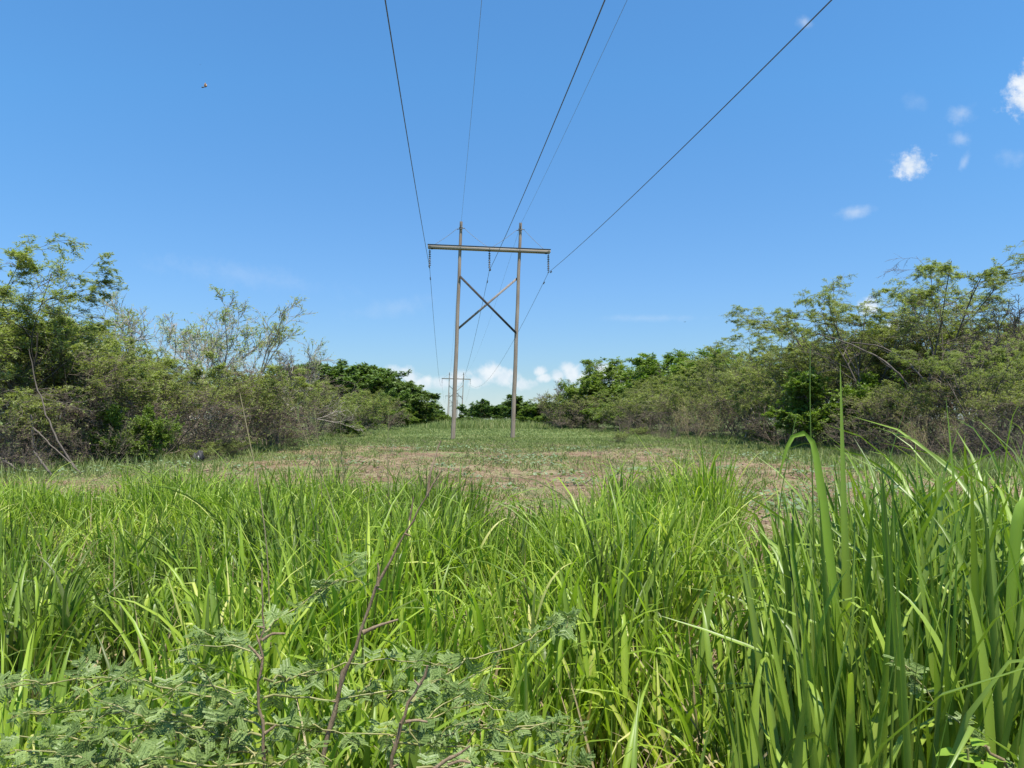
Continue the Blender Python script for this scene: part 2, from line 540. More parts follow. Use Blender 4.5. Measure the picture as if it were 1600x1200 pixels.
# ------------------------------------------------------------------ the H-frame transmission structures
def tower(x, y, rz, label, first):
    t = empty("transmission_tower", (x, y, float(gz(x, y))), rz)
    tag(t, label, "utility tower", "wooden H-frame towers of the power line")
    pts = {}
    for s, (xb, xt, name) in enumerate(((-2.235, -1.665, 'l'), (2.235, 2.855, 'r'))):
        zz = np.linspace(-.4, 16.45, 14)
        P = np.stack([xb + (xt - xb) * (zz / 16.45), np.zeros(14), zz], -1)
        P[1:-1, 0] += np.sin(np.arange(12) * 1.7 + s * 2) * .012
        rr = np.linspace(.185, .118, 14)
        m = MB().add(*tubes(P, rr * .94, 16))
        po = m.build("pole", M_POLE, t, True)
        pts[name] = lambda z, xb=xb, xt=xt: xb + (xt - xb) * z / 16.45
        # bracket band and shield-wire clamp near the pole top
        b = MB()
        xc = pts[name](16.0)
        b.add(*lathe([(.135, -.05), (.152, -.05), (.152, .05), (.135, .05)], (xc, 0, 15.98), sides=16))
        b.add(*beam((xc - .3, -.17, 15.82), (xc + .3, -.17, 15.92), .05, .07))
        b.add(*beam((xc, -.16, 16.0), (xc, -.16, 16.34), .06, .06))
        b.add(*tubes(np.array([[xc, -.16, 16.32], [xc, -.24, 16.36], [xc, -.3, 16.3]]), .02, 6))
        b.build("pole_bracket", M_STEEL, t)
    zl, zr = 14.48, 14.26
    xl, xr = -4.16, 5.12
    for k, yy in enumerate((-.225, .225)):
        MB().add(*beam((xl, yy, zl), (xr, yy, zr), .22, .11)).build("crossarm", M_ARM, t)
    cap = MB()
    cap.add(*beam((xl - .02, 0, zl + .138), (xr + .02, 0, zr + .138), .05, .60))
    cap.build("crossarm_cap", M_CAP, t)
    slope = (zr - zl) / (xr - xl)

    def zarm(xx):
        return zl + (xx - xl) * slope
    for xx in (xl + .1, xl + .18, pts['l'](14.4), .48, pts['r'](14.3), xr - .18, xr - .1):
        MB().add(*tubes(np.array([[xx, -.32, zarm(xx)], [xx, .32, zarm(xx)]]), .028, 8)).build("bolt", M_CAP, t)
    for xx in (xl + .3, .48, xr - .3):
        MB().add(*box((xx, 0, zarm(xx) - .02), (.16, .325, .26))).build("spacer_block", M_CAP, t)
    # cross braces
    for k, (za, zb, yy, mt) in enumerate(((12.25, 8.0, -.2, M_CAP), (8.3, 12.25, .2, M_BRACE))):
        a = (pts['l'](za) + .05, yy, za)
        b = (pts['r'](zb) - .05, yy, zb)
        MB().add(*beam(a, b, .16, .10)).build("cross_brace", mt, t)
    # guy strands from pole tops to the crossarm
    for pn, xe in (('l', xl + .55), ('l', .25), ('r', .75), ('r', xr - .55)):
        xp = pts[pn](15.9)
        sgn = .28 if xe > xp else -.28
        a = np.array([xp + sgn, -.17, 15.88])
        b = np.array([xe, -.17, zarm(xe) + .2])
        P = a + (b - a) * np.linspace(0, 1, 8)[:, None]
        P[:, 2] -= np.sin(np.linspace(0, PI, 8)) * .05
        MB().add(*tubes(P, .016, 6)).build("guy_strand", M_WIRE2, t)
    # insulator strings
    ends = []
    for xx in (xl + .14, .48, xr - .14):
        z0 = zarm(xx) - .15
        m = MB()
        m.add(*tubes(np.array([[xx, 0, z0], [xx, 0, z0 - 1.42]]), .022, 6))
        for k in range(9):
            zc = z0 - .16 - k * .135
            m.add(*lathe([(.025, .05), (.04, .045), (.075, .012), (.095, -.01), (.09, -.03), (.05, -.022), (.025, -.03)], (xx, 0, zc), sides=14))
        ins = m.build("insulator", M_INSUL, t)
        c = MB()
        c.add(*beam((xx, -.2, z0 - 1.43), (xx, .2, z0 - 1.43), .07, .05, up=(0, 0, 1)))
        c.add(*box((xx, 0, z0 - 1.36), (.035, .09, .14)))
        c.build("clamp", M_STEEL, ins)
        ends.append((xx, z0 - 1.45))
    sh = [(pts['l'](16.3), 16.3), (pts['r'](16.3), 16.3)]
    c, s = math.cos(rz), math.sin(rz)
    g0 = float(gz(x, y))
    W = lambda q, yo=0.0: (x + q[0] * c - yo * s, y + q[0] * s + yo * c, g0 + q[1])
    return [W(e) for e in ends] + [W(e, -.3) for e in sh]


YAW = R(4.8)
T1 = (-2.19, 57.7)
T2 = (-18.3, 245)
T3 = (-32.9, 427)
T4 = (-46.5, 610)
A1 = tower(*T1, YAW, "nearest wooden twin-pole tower standing large in the middle of the clearing", True)
A2 = tower(*T2, YAW, "second twin-pole tower, small beyond the clearing behind the nearest tower's pole", False)
A3 = tower(*T3, YAW, "third twin-pole tower, tiny and partly hidden behind the second tower", False)
A4 = tower(*T4, YAW, "farthest twin-pole tower of the line, faint on the horizon", False)
dv = np.array([.0852, -1.0]) * 187
A0 = [(p[0] + dv[0], p[1] + dv[1], p[2]) for p in A1]


def span(a, b, sag, n):
    s = np.linspace(0, 1, n)
    a, b = np.array(a), np.array(b)
    P = a + (b - a) * s[:, None]
    P[:, 2] -= 4 * sag * s * (1 - s)
    return P


names = ["thick dark conductor hung from the crossarms' far-left insulators",
         "thick dark conductor hung from the crossarms' middle insulators",
         "thick dark conductor hung from the crossarms' far-right insulators",
         "thin pale shield wire over the tops of the towers' left poles",
         "thin pale shield wire over the tops of the towers' right poles"]
for i in range(5):
    sag = 3.85 if i < 3 else 2.9
    chain = [A0[i], A1[i], A2[i], A3[i], A4[i]]
    P = []
    for k in range(4):
        q = span(chain[k], chain[k + 1], sag if k else sag, 64)
        P.append(q if k == 3 else q[:-1])
    P = np.concatenate(P)
    wr = MB().add(*tubes(P, .0155 if i < 3 else .0075, 6)).build("power_line", M_WIRE if i < 3 else M_WIRE2, None, True)
    tag(wr, names[i], "power line", "wires of the power line")
    if i < 3:
        for sgn in (-1, 1):
            # vibration damper on the conductor near the clamp
            k0, k1 = (62, 63) if sgn < 0 else (63, 64)
            a, b = P[63], P[62] if sgn < 0 else P[64]
            d = (b - a) / np.linalg.norm(b - a)
            dist = (1.9, 1.2, 1.5)[i] if sgn < 0 else (2.6, 2.9, 2.6)[i]
            c = a + d * dist
            m = MB()
            m.add(*box(c - np.array([0, 0, .05]), (.05, .07, .12)))
            m.add(*tubes(np.stack([c - d * .22, c + d * .22]) - np.array([0, 0, .11]), .012, 6))
            for e in (-1, 1):
                cc = c + d * e * .2 - np.array([0, 0, .12])
                m.add(*tubes(np.stack([cc - d * .07, cc - d * .03, cc + d * .05, cc + d * .07]), np.array([.03, .05, .05, .03]), 8))
            m.build("vibration_damper", M_WIRE, wr)


# ------------------------------------------------------------------ trees
def curves(rng, S, D, L, n, jit, trop, flat, H, damp=1.0):
    """vectorised branch growth -> P (B,n,3)"""
    B = len(S)
    P = np.zeros((B, n, 3))
    P[:, 0] = S
    d = D.copy()
    d[:, 2] *= damp
    d = nrm(d)
    for k in range(1, n):
        d = d + rng.normal(0, jit, (B, 3))
        d[:, 2] += trop
        d[:, 2] -= flat * np.maximum(P[:, k - 1, 2] / H - .72, 0) * 3
        d = nrm(d)
        P[:, k] = P[:, k - 1] + d * (L / (n - 1))[:, None]
    return P


def kids(rng, P, L, k, t0, ang, angs):
    B, n, _ = P.shape
    par = np.repeat(np.arange(B), k)
    t = t0 + (1 - t0) * ((np.tile(np.arange(k), B) + rng.uniform(.1, .9, B * k)) / k)
    f = t * (n - 1)
    i = np.minimum(f.astype(int), n - 2)
    fr = (f - i)[:, None]
    S = P[par, i] * (1 - fr) + P[par, i + 1] * fr
    d = nrm(P[par, i + 1] - P[par, i])
    r = rng.normal(0, 1, d.shape)
    perp = nrm(r - d * (r * d).sum(1, keepdims=True))
    a = rng.normal(ang, angs, len(d))[:, None]
    return par, t, S, nrm(d * np.cos(a) + perp * np.sin(a))


def make_tree(seed, H, stems=1, tilt=.15, trunk=.5, ratios=(.55, .6, .6, .55), counts=(5, 5, 5, 5), t0s=(.45, .3, .2, .1),
              ang=.75, jit=.12, trop=(.05, .03, .02, 0), flat=.5, damp=(1, .9, .7, .5), r0=.02, leaves=9, lsize=(.13, .04), bare=.15,
              up=1.0, base_r=.15, twig_r=.006, lean=(0, 0), low=(.05, .3)):
    """returns wood (V,faces...) and leaf arrays"""
    rng = np.random.default_rng(seed)
    az = np.arange(stems) * 2 * PI / stems + rng.uniform(0, 1.5, stems)
    S = np.stack([np.cos(az) * base_r, np.sin(az) * base_r, np.full(stems, -.15)], -1) * (1 if stems > 1 else 0) + np.array([0, 0, -.1])
    tl = np.clip(np.abs(rng.normal(tilt, tilt * .4, stems)), 0, tilt * 1.35)
    D = np.stack([np.cos(az) * np.sin(tl) + lean[0], np.sin(az) * np.sin(tl) + lean[1], np.cos(tl)], -1)
    L = H * trunk * rng.uniform(.8, 1.15, stems)
    P = curves(rng, S, nrm(D), L, 8, jit * .7, trop[0], flat, H)
    rad = np.linspace(1, .3, 8)[None] * (H * r0 / max(1, stems) ** .35) * rng.uniform(.8, 1.1, (stems, 1))
    wood = MB()
    wood.add(*tubes(P, rad, 8, cap=False))
    leafy = np.ones(stems)
    allL, allP, allA = [], [], []
    nl = len(counts)
    for lv in range(nl):
        par, t, S, D = kids(rng, P, L, counts[lv], t0s[lv], ang, .22)
        Lc = L[par] * ratios[lv] * rng.uniform(.65, 1.2, len(par)) * (1.15 - .45 * t)
        n = (7, 6, 5, 4, 4)[lv]
        i = np.minimum((t * (P.shape[1] - 1)).astype(int), P.shape[1] - 1)
        rp = rad[par, i]
        P2 = curves(rng, S, D, Lc, n, jit * (1 + .3 * lv), trop[min(lv + 1, len(trop) - 1)], flat, H, damp[lv])
        r2 = np.maximum(rp * .62, twig_r)[:, None] * np.linspace(1, .5 if lv < nl - 1 else .25, n)[None]
        wood.add(*tubes(P2, r2, (6, 4, 3, 3, 3)[lv], cap=False))
        leafy = leafy[par]
        if lv == min(1, nl - 1):
            leafy = leafy * (rng.uniform(0, 1, len(par)) > bare) * rng.uniform(.45, 1.3, len(par))
        P, L, rad = P2, Lc, r2
        if lv >= nl - 2 and leaves > 0:
            nlv = leaves if lv == nl - 1 else leaves * .6
            m_ = rng.poisson(np.maximum(nlv * leafy, 0))
            own = np.repeat(np.arange(len(P)), m_)
            if len(own):
                tt = rng.uniform(.15, 1.05, len(own)) * (n - 1)
                i = np.minimum(tt.astype(int), n - 2)
                fr = (tt - i)[:, None]
                C = P[own, i] * (1 - fr) + P[own, i + 1] * fr
                dd = nrm(P[own, i + 1] - P[own, i])
                allP.append(C)
                allL.append(dd)
    leafmb = None
    if allP:
        C = np.concatenate(allP)
        d = np.concatenate(allL)
        k = len(C)
        d = nrm(d * np.array([.8, .8, .5]) + rng.normal(0, .75, (k, 3)) * np.array([1, 1, .35]))
        N = nrm(np.array([0, 0, up]) + rng.normal(0, .42, (k, 3)))
        s = rng.uniform(.6, 1.35, k)
        C = C + rng.normal(0, lsize[0] * .25, (k, 3))
        kp = rng.uniform(0, 1, k) < np.clip((C[:, 2] / H - low[0]) / (low[1] - low[0]), .04, 1)
        C, d, N, s = C[kp], d[kp], N[kp], s[kp]
        k = len(C)
        V, Q = leaf_quads(C, d, N, lsize[0] * s, lsize[1] * s * rng.uniform(.8, 1.3, k))
        V[:, 2] = np.maximum(V[:, 2], .02)
        leafmb = MB().add(V, Q)
    return wood, leafmb


PROTO = {}


def proto(key, name, wood_m, leaf_m, leafname="crown", **kw):
    wd, lf = make_tree(**kw)
    r = empty(name, (0, 0, 0))
    wd.build("trunk" if leafname == "crown" else "stems", wood_m, r, True)
    if lf is not None:
        lf.build(leafname, leaf_m, r)
    zs = np.concatenate([v[:, 2] for v in wd.V] + ([v[:, 2] for v in lf.V] if lf is not None else []))
    PROTO[key] = (r, float(zs.max()))
    r['used'] = 0


PL = dict(counts=(5, 5, 6, 5))
FE = dict(trunk=.5, ratios=(.72, .62, .55, .5), r0=.013, damp=(1, .7, .42, .3), t0s=(.3, .25, .15, .1))
proto('featherA', "acacia_tree", M_BARK, M_FEATHER, seed=4, H=7.5, stems=4, tilt=.3, counts=(6, 5, 5, 6), leaves=36, lsize=(.085, .020), bare=.10, flat=.9, low=(.25, .5), **FE)
proto('featherB', "acacia_tree", M_BARK, M_FEATHER, seed=11, H=6.5, stems=5, tilt=.45, counts=(6, 5, 5, 6), leaves=30, lsize=(.085, .020), bare=.12, flat=1.3, low=(.25, .55), **FE)
proto('featherC', "acacia_tree", M_BARK, M_OLIVE, seed=23, H=7.0, stems=6, tilt=.4, counts=(5, 5, 5, 6), leaves=28, lsize=(.088, .022), bare=.12, flat=1.2, low=(.2, .55), **FE)
proto('airy', "bare_tree", M_BARK_PALE, M_FEATHER, seed=31, H=8.0, stems=5, tilt=.55, trunk=.58, counts=(5, 5, 5, 4), leaves=6, lsize=(.12, .028), bare=.25, flat=.6, ang=.5, trop=(.03, .05, .05, .03), damp=(1, 1, .95, .9), t0s=(.4, .25, .2, .1), twig_r=.009, low=(.4, .6), r0=.014)
proto('bare', "bare_tree", M_TWIG, M_OLIVE, seed=37, H=6.5, stems=4, tilt=.45, trunk=.5, counts=(6, 6, 5, 5), leaves=.25, lsize=(.12, .03), bare=.5, flat=.9, ang=.6, trop=(.03, .05, .03, .02), damp=(1, 1, .9, .9), t0s=(.3, .2, .15, .1), twig_r=.009, ratios=(.65, .6, .55, .5), r0=.013)
proto('scrubA', "scrub_tree", M_TWIG, M_OLIVE, seed=41, H=4.4, stems=8, tilt=.62, trunk=.6, counts=(6, 5, 5, 5), leaves=16, lsize=(.08, .022), bare=.25, flat=1.3, r0=.010, base_r=.4, t0s=(.15, .15, .1, .1), damp=(1, .8, .6, .5), low=(.35, .75))
proto('scrubB', "scrub_tree", M_TWIG, M_FEATHER, seed=43, H=4.2, stems=8, tilt=.6, trunk=.6, counts=(6, 5, 5, 5), leaves=22, lsize=(.08, .022), bare=.15, flat=1.5, r0=.010, base_r=.4, t0s=(.15, .15, .1, .1), damp=(1, .7, .5, .4), low=(.3, .7))
proto('greenbush', "green_shrub", M_BARK, M_BRIGHT, "foliage", seed=47, H=3.6, stems=7, tilt=.45, trunk=.65, counts=(6, 5, 5, 4), leaves=16, lsize=(.10, .045), bare=.05, flat=.8, r0=.01, base_r=.3, t0s=(.15, .15, .1, .1))
proto('umbrella', "acacia_tree", M_BARK, M_FEATHER, seed=53, H=9.4, stems=6, tilt=.5, trunk=.82, counts=(6, 5, 5, 6), leaves=26, lsize=(.09, .022), bare=.06, flat=.35, ang=.8, t0s=(.5, .3, .2, .1), damp=(.8, .45, .3, .25), r0=.012, ratios=(.36, .62, .55, .5), low=(.5, .68), jit=.10)
proto('raintree', "rain_tree", M_BARK, M_DARK, seed=61, H=12.0, stems=5, tilt=.75, trunk=.72, counts=(6, 6, 6, 5), leaves=24, lsize=(.32, .15), bare=.02, flat=1.6, ang=.8, t0s=(.25, .25, .15, .05), damp=(1, .6, .4, .4), r0=.018, twig_r=.02, ratios=(.72, .6, .5, .5))
proto('dense', "broadleaf_tree", M_BARK, M_DARK, seed=67, H=9.5, stems=4, tilt=.4, trunk=.55, counts=(7, 6, 5, 5), leaves=20, lsize=(.26, .13), bare=.03, flat=1.2, t0s=(.15, .2, .15, .05), r0=.016, twig_r=.015)
proto('midgreen', "broadleaf_tree", M_BARK, M_BRIGHT, seed=71, H=9.5, stems=7, tilt=.62, trunk=.55, counts=(6, 6, 6, 5), leaves=16, lsize=(.20, .07), bare=.03, flat=1.3, t0s=(.15, .2, .15, .05), damp=(1, .75, .5, .4), r0=.012, twig_r=.012, ratios=(.65, .6, .55, .5))
proto('drybush', "dry_bush", M_TWIG, M_OLIVE, "foliage", seed=79, H=2.6, stems=9, tilt=.6, trunk=.75, counts=(6, 5, 4), leaves=.5, lsize=(.09, .03), bare=.6, flat=.25, r0=.008, base_r=.25, t0s=(.15, .15, .1), ang=.5, trop=(.02, .03, .02), damp=(1, 1, 1), twig_r=.005)
proto('wispbush', "dry_bush", M_DRYGRASS, M_OLIVE, "foliage", seed=83, H=3.0, stems=16, tilt=.5, trunk=.85, counts=(4, 4, 3), leaves=1.2, lsize=(.10, .03), bare=.5, flat=.1, r0=.007, base_r=.3, t0s=(.3, .2, .1), ang=.35, trop=(.0, .02, .02), damp=(1, 1, 1), twig_r=.005)

used = {}


def place(key, px, d, H, label, group=None, rz=None, wide=1.0, cat="tree"):
    r, h0 = PROTO[key]
    first = key not in used
    used[key] = used.get(key, 0) + 1
    o = r if first else copy_tree(r)
    x = (px - 800) / F * d
    o.location = (x, d, float(gz(x, d)) - .03)
    rng = random.Random(int(px * 7 + d * 13))
    o.rotation_euler = (0, 0, rng.uniform(0, 2 * PI) if rz is None else rz)
    s = H / h0
    o.scale = (s * wide, s * wide, s)
    tag(o, label, cat, group)
    if 'used' in o:
        del o['used']
    return o


GL = "scrub trees of the thicket on the left"
GR = "scrub trees of the thicket on the right"
# ---- left thicket
place('featherA', -85, 24, 7.8, "tallest feathery acacia cut by the left edge of the view", GL, 1.0)
place('featherB', -15, 26, 7.4, "second feathery acacia at the left edge, crowning just right of the tallest one", GL, 2.9)
place('featherB', 60, 28, 5.7, "feathery grey-green acacia beside the tallest one at the left edge", GL)
place('featherC', 130, 31, 5.4, "olive acacia between the tall edge acacias and the bare-limbed trees", GL)
place('featherA', 215, 36, 5.2, "light green acacia just left of the bare-limbed trees", GL, 2.2)
place('airy', 280, 43, 9.0, "bare-limbed pale tree with thin leaves, first of the two rising above the left thicket", GL, .4, 1.35)
place('airy', 345, 41, 8.4, "bare-limbed pale tree with thin leaves, second of two, spreading towards the tower", GL, 2.3, 1.1)
place('bare', 435, 46, 6.0, "grey leafless tree leaning out at the end of the tall left thicket", GL, .9)
place('scrubB', 20, 22.5, 3.0, "low scrub tree at the foot of the tallest edge acacia", GL, cat="scrub")
place('scrubA', 120, 26, 4.2, "twiggy brown scrub tree behind the pale leaning trunk", GL, cat="scrub")
place('scrubB', 215, 30, 4.4, "light green twiggy scrub tree under the light green acacia", GL, cat="scrub")
place('scrubA', 295, 33, 4.2, "brown twiggy scrub tree behind the black bundle", GL, cat="scrub")
place('scrubB', 360, 37, 4.5, "flat-topped green scrub tree below the bare-limbed trees", GL, cat="scrub")
place('scrubB', 415, 43, 4.5, "green scrub tree in front of the grey leafless leaning tree", GL, cat="scrub")
place('scrubA', 460, 52, 4.6, "brown-green scrub tree just past the grey leafless leaning tree", GL, cat="scrub")
place('drybush', 512, 78, 6.0, "reddish brown leafless dome of a tree below the dark rain tree", GL, 2.0, 1.3)
place('featherB', 490, 62, 4.6, "yellow-green scrub tree in front of the reddish leafless dome", GL, cat="scrub")
place('scrubB', 530, 68, 4.3, "light green scrub tree to the right of the yellow-green one", GL, cat="scrub")
place('featherC', 568, 84, 5.0, "olive scrub tree under the right half of the dark rain tree", GL, cat="scrub")
place('scrubA', 600, 105, 4.9, "last low scrub tree of the left thicket before the dark round trees", GL, cat="scrub")
for (px, d, H, k) in ((-90, 31, 7.4, 'featherB'), (30, 36, 6.8, 'featherC'), (110, 39, 5.2, 'scrubB'), (180, 43, 4.9, 'featherC'), (250, 50, 5.0, 'featherC'), (330, 50, 4.9, 'featherB'), (400, 56, 4.9, 'featherC'), (450, 66, 5.0, 'featherC')):
    place(k, px, d, H, "olive tree filling the middle of the left thicket behind its front row", "inner trees of the left thicket")
# ---- left distance
place('raintree', 535, 142, 12.6, "wide dark green rain tree spreading above the left thicket's far end", None, .3, 1.25)
place('raintree', 605, 150, 9.8, "lower dark rain tree whose layered boughs reach towards the towers", None, 1.9, 1.15)
place('dense', 640, 165, 6.8, "dark round tree under the tip of the rain tree's boughs", "dark trees at the left thicket's end", None, 1.3)
place('dense', 668, 185, 5.6, "smallest dark round tree, next to the gap with the far towers", "dark trees at the left thicket's end", None, 1.2)
place('midgreen', 460, 120, 8.2, "mid green tree peeking between the leafless leaning tree and the rain tree")
# ---- right thicket
place('dense', 845, 150, 6.6, "dark rounded tree directly right of the tower's right pole", None, .7, 1.7)
place('bare', 872, 122, 8.0, "grey leafless tree sticking up beside the horizon clouds", GR, .5)
place('scrubA', 890, 112, 5.6, "brownish scrub tree below the grey leafless one near the clouds", GR, None, 1.3, "scrub")
place('midgreen', 915, 118, 8.2, "mid green tree between the grey leafless tree and the high canopy", GR)
place('midgreen', 985, 122, 11.8, "broad green tree forming the high canopy's left end", None, 2.4, 1.3)
place('midgreen', 1065, 108, 12.0, "broad mid green tree in the middle of the high canopy", GR, 1.2, 1.25)
place('midgreen', 1130, 100, 10.8, "rounded green tree at the right end of the high canopy", GR, 3.9, 1.2)
place('featherB', 970, 92, 5.8, "yellow-green acacia in front of the high canopy's left end", GR, None, 1.25)
place('featherC', 1030, 82, 6.6, "olive acacia in front of the middle of the high canopy", GR, None, 1.25)
place('featherB', 1095, 72, 7.0, "flat-topped light green acacia behind the wispy dry bush", GR, None, 1.15)
place('featherC', 1155, 64, 7.6, "olive acacia right of the flat-topped one behind the wispy dry bush", GR)
place('umbrella', 1225, 57, 8.6, "layered acacia on the slope of canopy below the tall umbrella acacia", GR)
place('featherA', 1255, 50, 7.8, "feathery acacia touching the left boughs of the umbrella acacia", GR)
place('umbrella', 1425, 37, 9.4, "tall umbrella acacia with pale forked limbs, highest tree on the right", GR, .6, 1.0)
place('umbrella', 1345, 42, 8.7, "second umbrella acacia tucked against the left side of the highest one", GR, 4.4, 1.1)
place('featherC', 1345, 44, 7.6, "olive acacia seen through the umbrella acacia's left limbs", GR)
place('bare', 1510, 42, 8.7, "leafless grey tree showing above the crowns right of the umbrella acacia", GR, 3.0)
place('featherC', 1510, 39, 7.0, "olive acacia just right of the umbrella acacia", GR)
place('bare', 1560, 33, 7.0, "reddish leafless tree in front of the crowns near the right edge", GR, 1.0)
place('featherA', 1620, 36, 7.0, "green acacia behind the reddish leafless tree at the right edge", GR)
place('umbrella', 1545, 28, 4.6, "low layered acacia with flat tiers of leaves near the right edge", GR, 4.0)
place('featherB', 1670, 27, 5.6, "acacia cut by the right edge of the view", GR)
place('scrubA', 1000, 76, 3.9, "brown scrub tree at the clearing's edge below the yellow-green acacia", GR, cat="scrub")
place('scrubA', 1070, 66, 4.2, "brown scrub tree behind the pale wispy dry bush", GR, cat="scrub")
place('scrubA', 1140, 54, 4.2, "grey scrub tree beside the wispy dry bush on its right", GR, cat="scrub")
place('scrubB', 1215, 46, 4.0, "scrub tree with bare dead stems below the layered slope of canopy", GR, cat="scrub")
place('greenbush', 1310, 38, 4.4, "bright green leafy shrub under the umbrella acacia's left limbs", None, .3, 1.0, "shrub")
place('scrubA', 1390, 33, 3.4, "grey twiggy scrub tree at the foot of the umbrella acacia", GR, cat="scrub")
place('scrubA', 1500, 30, 3.2, "grey twiggy scrub tree under the low layered acacia", GR, cat="scrub")
place('scrubA', 1600, 25, 3.0, "grey twiggy scrub tree at the foot of the edge acacia on the right", GR, cat="scrub")
for (px, d, H, k) in ((1180, 76, 7.0, 'featherC'), (1250, 62, 7.4, 'featherC'), (1310, 55, 7.6, 'featherA'), (1390, 50, 7.4, 'featherC'), (1450, 48, 6.6, 'featherC'), (1540, 46, 7.4, 'featherC'), (1600, 44, 7.4, 'featherA'), (1690, 38, 6.8, 'featherC')):
    place(k, px, d, H, "olive tree filling the middle of the right thicket behind its front row", "inner trees of the right thicket")
for px, d, H in ((845, 145, 4.4), (872, 134, 4.0), (905, 126, 4.6), (940, 112, 4.4), (985, 100, 4.2), (1040, 92, 4.4)):
    place('greenbush', px, d, H, "leafy green undergrowth bush closing the far right side of the clearing", "green bushes along the far right side", None, 1.5, "bush")
for px, d, H in ((560, 100, 4.0), (618, 135, 4.0), (640, 150, 3.6)):
    place('greenbush', px, d, H, "leafy green undergrowth bush closing the far left side of the clearing", "green bushes along the far left side", None, 1.5, "bush")
# ---- distance in the gap
for px, d, H, wd in ((748, 330, 9.0, 1.2), (770, 320, 10.2, 1.3), (795, 330, 10.5, 1.3), (818, 335, 9.8, 1.3)):
    place('dense', px, d, H, "dark tree in the far clump seen between the nearest tower's two poles", "trees of the far clump", None, wd)
place('dense', 735, 150, 2.7, "dark leafy bush behind the foot of the nearest tower's left pole", None, .4, 1.6, "bush")
place('midgreen', 678, 160, 2.9, "pale green bush at the far end of the clearing left of the towers", "bushes at the clearing's far end", None, 2.2, "bush")
place('midgreen', 702, 158, 2.4, "pale green bush right beside the left pole at the clearing's far end", "bushes at the clearing's far end", None, 2.2, "bush")
# ---- shrubs and dry bushes along the edges
place('wispbush', 1082, 52, 3.0, "pale wispy dry bush with long upright stems at the clearing's right edge", None, .2, 1.1, "bush")
place('drybush', 1045, 60, 2.0, "grey dry bush just left of the pale wispy bush", "dry bushes", cat="bush")
place('drybush', 930, 88, 1.9, "grey dry bush at the clearing's edge below the mid green tree", "dry bushes", cat="bush")
place('drybush', 985, 72, 2.0, "grey dry bush around the dark stump-like stem", "dry bushes", cat="bush")
place('drybush', 1225, 42, 3.3, "tall grey dry bush with forked stems left of the bright green shrub", "dry bushes", cat="bush")
place('wispbush', 1460, 27, 2.3, "pale wispy dry bush under the umbrella acacia, behind the tall grass", None, 1.3, 1.0, "bush")
place('drybush', 1560, 25, 2.1, "grey dry bush behind the tall grass near the right edge", "dry bushes", cat="bush")
place('drybush', 30, 21, 1.4, "grey dry brush heap at the left edge", "dry bushes", cat="bush")
place('drybush', 165, 24.5, 1.9, "brown dry bush right of the pale leaning trunk", "dry bushes", cat="bush")
place('drybush', 330, 31, 2.2, "brown dry bush behind the black bundle", "dry bushes", cat="bush")
place('drybush', 430, 41, 2.4, "brown dry bush behind the pale grass stalk", "dry bushes", cat="bush")
place('greenbush', 205, 25.5, 2.4, "yellow-green upright shrub at the foot of the left thicket", None, 1.2, .7, "shrub")
place('greenbush', 1190, 50, 1.4, "small bright green shrub on the clearing's right edge", None, 2.1, 1.2, "shrub")
place('greenbush', 548, 66, 1.6, "small green shrub where the left thicket meets the clearing", None, .1, 1.3, "shrub")
place('scrubB', 967, 50, .85, "small dark green plant alone on the clearing", None, .1, 1.0, "plant")


rl = random.Random(77)
for k in range(12):
    d_ = rl.uniform(26, 85)
    x_ = (14.5 - rl.uniform(.5, 4.5)) * (1 if k % 2 else -1) + (0 if k % 2 else -1)
    place('drybush' if k % 3 == 0 else 'scrubB', 800 + x_ / d_ * F, d_, rl.uniform(.5, 1.0), "knee-high weedy bush growing along the edge of the clearing", "knee-high bushes along the clearing's edges", None, 1.4, "bush")


# palms far behind
def palm(px, d, H, label):
    x = (px - 800) / F * d
    rng = np.random.default_rng(int(px))
    r = empty("palm_tree", (x, d, 0))
    zz = np.linspace(-.1, H, 8)
    P = np.stack([.25 * np.sin(zz / H * 1.5), 0 * zz, zz], -1)
    MB().add(*tubes(P, np.linspace(.2, .13, 8), 8)).build("trunk", M_BARK, r, True)
    c = MB()
    for k in range(16):
        a = k * 2.4
        el = rng.uniform(-.2, 1.1)
        s = np.linspace(0, 1, 9)
        L = 2.6
        ang = el - 1.7 * s ** 1.3
        rr = np.concatenate([[0], np.cumsum(np.cos(ang[:-1]) * L / 8)])
        zz2 = np.concatenate([[0], np.cumsum(np.sin(ang[:-1]) * L / 8)])
        Q = P[-1] + np.stack([rr * np.cos(a), rr * np.sin(a), zz2], -1)
        c.add(*tubes(Q, .02, 3))
        side = np.array([-math.sin(a), math.cos(a), 0])
        for sg in (-1, 1):
            C = np.repeat(Q[1:], 3, 0) + rng.normal(0, .05, (24, 3))
            D = sg * side + np.array([math.cos(a) * .5, math.sin(a) * .5, -.5]) + rng.normal(0, .1, (24, 3))
            c.add(*leaf_quads(C, D, np.tile([0, 0, 1.], (24, 1)) + rng.normal(0, .2, (24, 3)), np.full(24, .7), np.full(24, .09)))
    c.build("crown", M_DARK, r)
    tag(r, label, "palm", "far palms")


palm(661, 262, 10.2, "taller palm showing above the dark trees left of the far towers")
palm(679, 258, 6.4, "lower palm beside the gap left of the far towers")

# slim far tree in front of the second tower
wd, lf = make_tree(seed=91, H=6.0, stems=1, tilt=.02, trunk=.75, counts=(6, 5, 4), leaves=10, lsize=(.4, .25), bare=0, t0s=(.62, .3, .1), ratios=(.35, .5, .5), r0=.018)
o = empty("slim_tree", (*at(719, 205)[:2], 0))
wd.build("trunk", M_BARK, o, True)
lf.build("crown", M_DARK, o)
tag(o, "slim small-crowned tree between the second tower's poles", "tree")


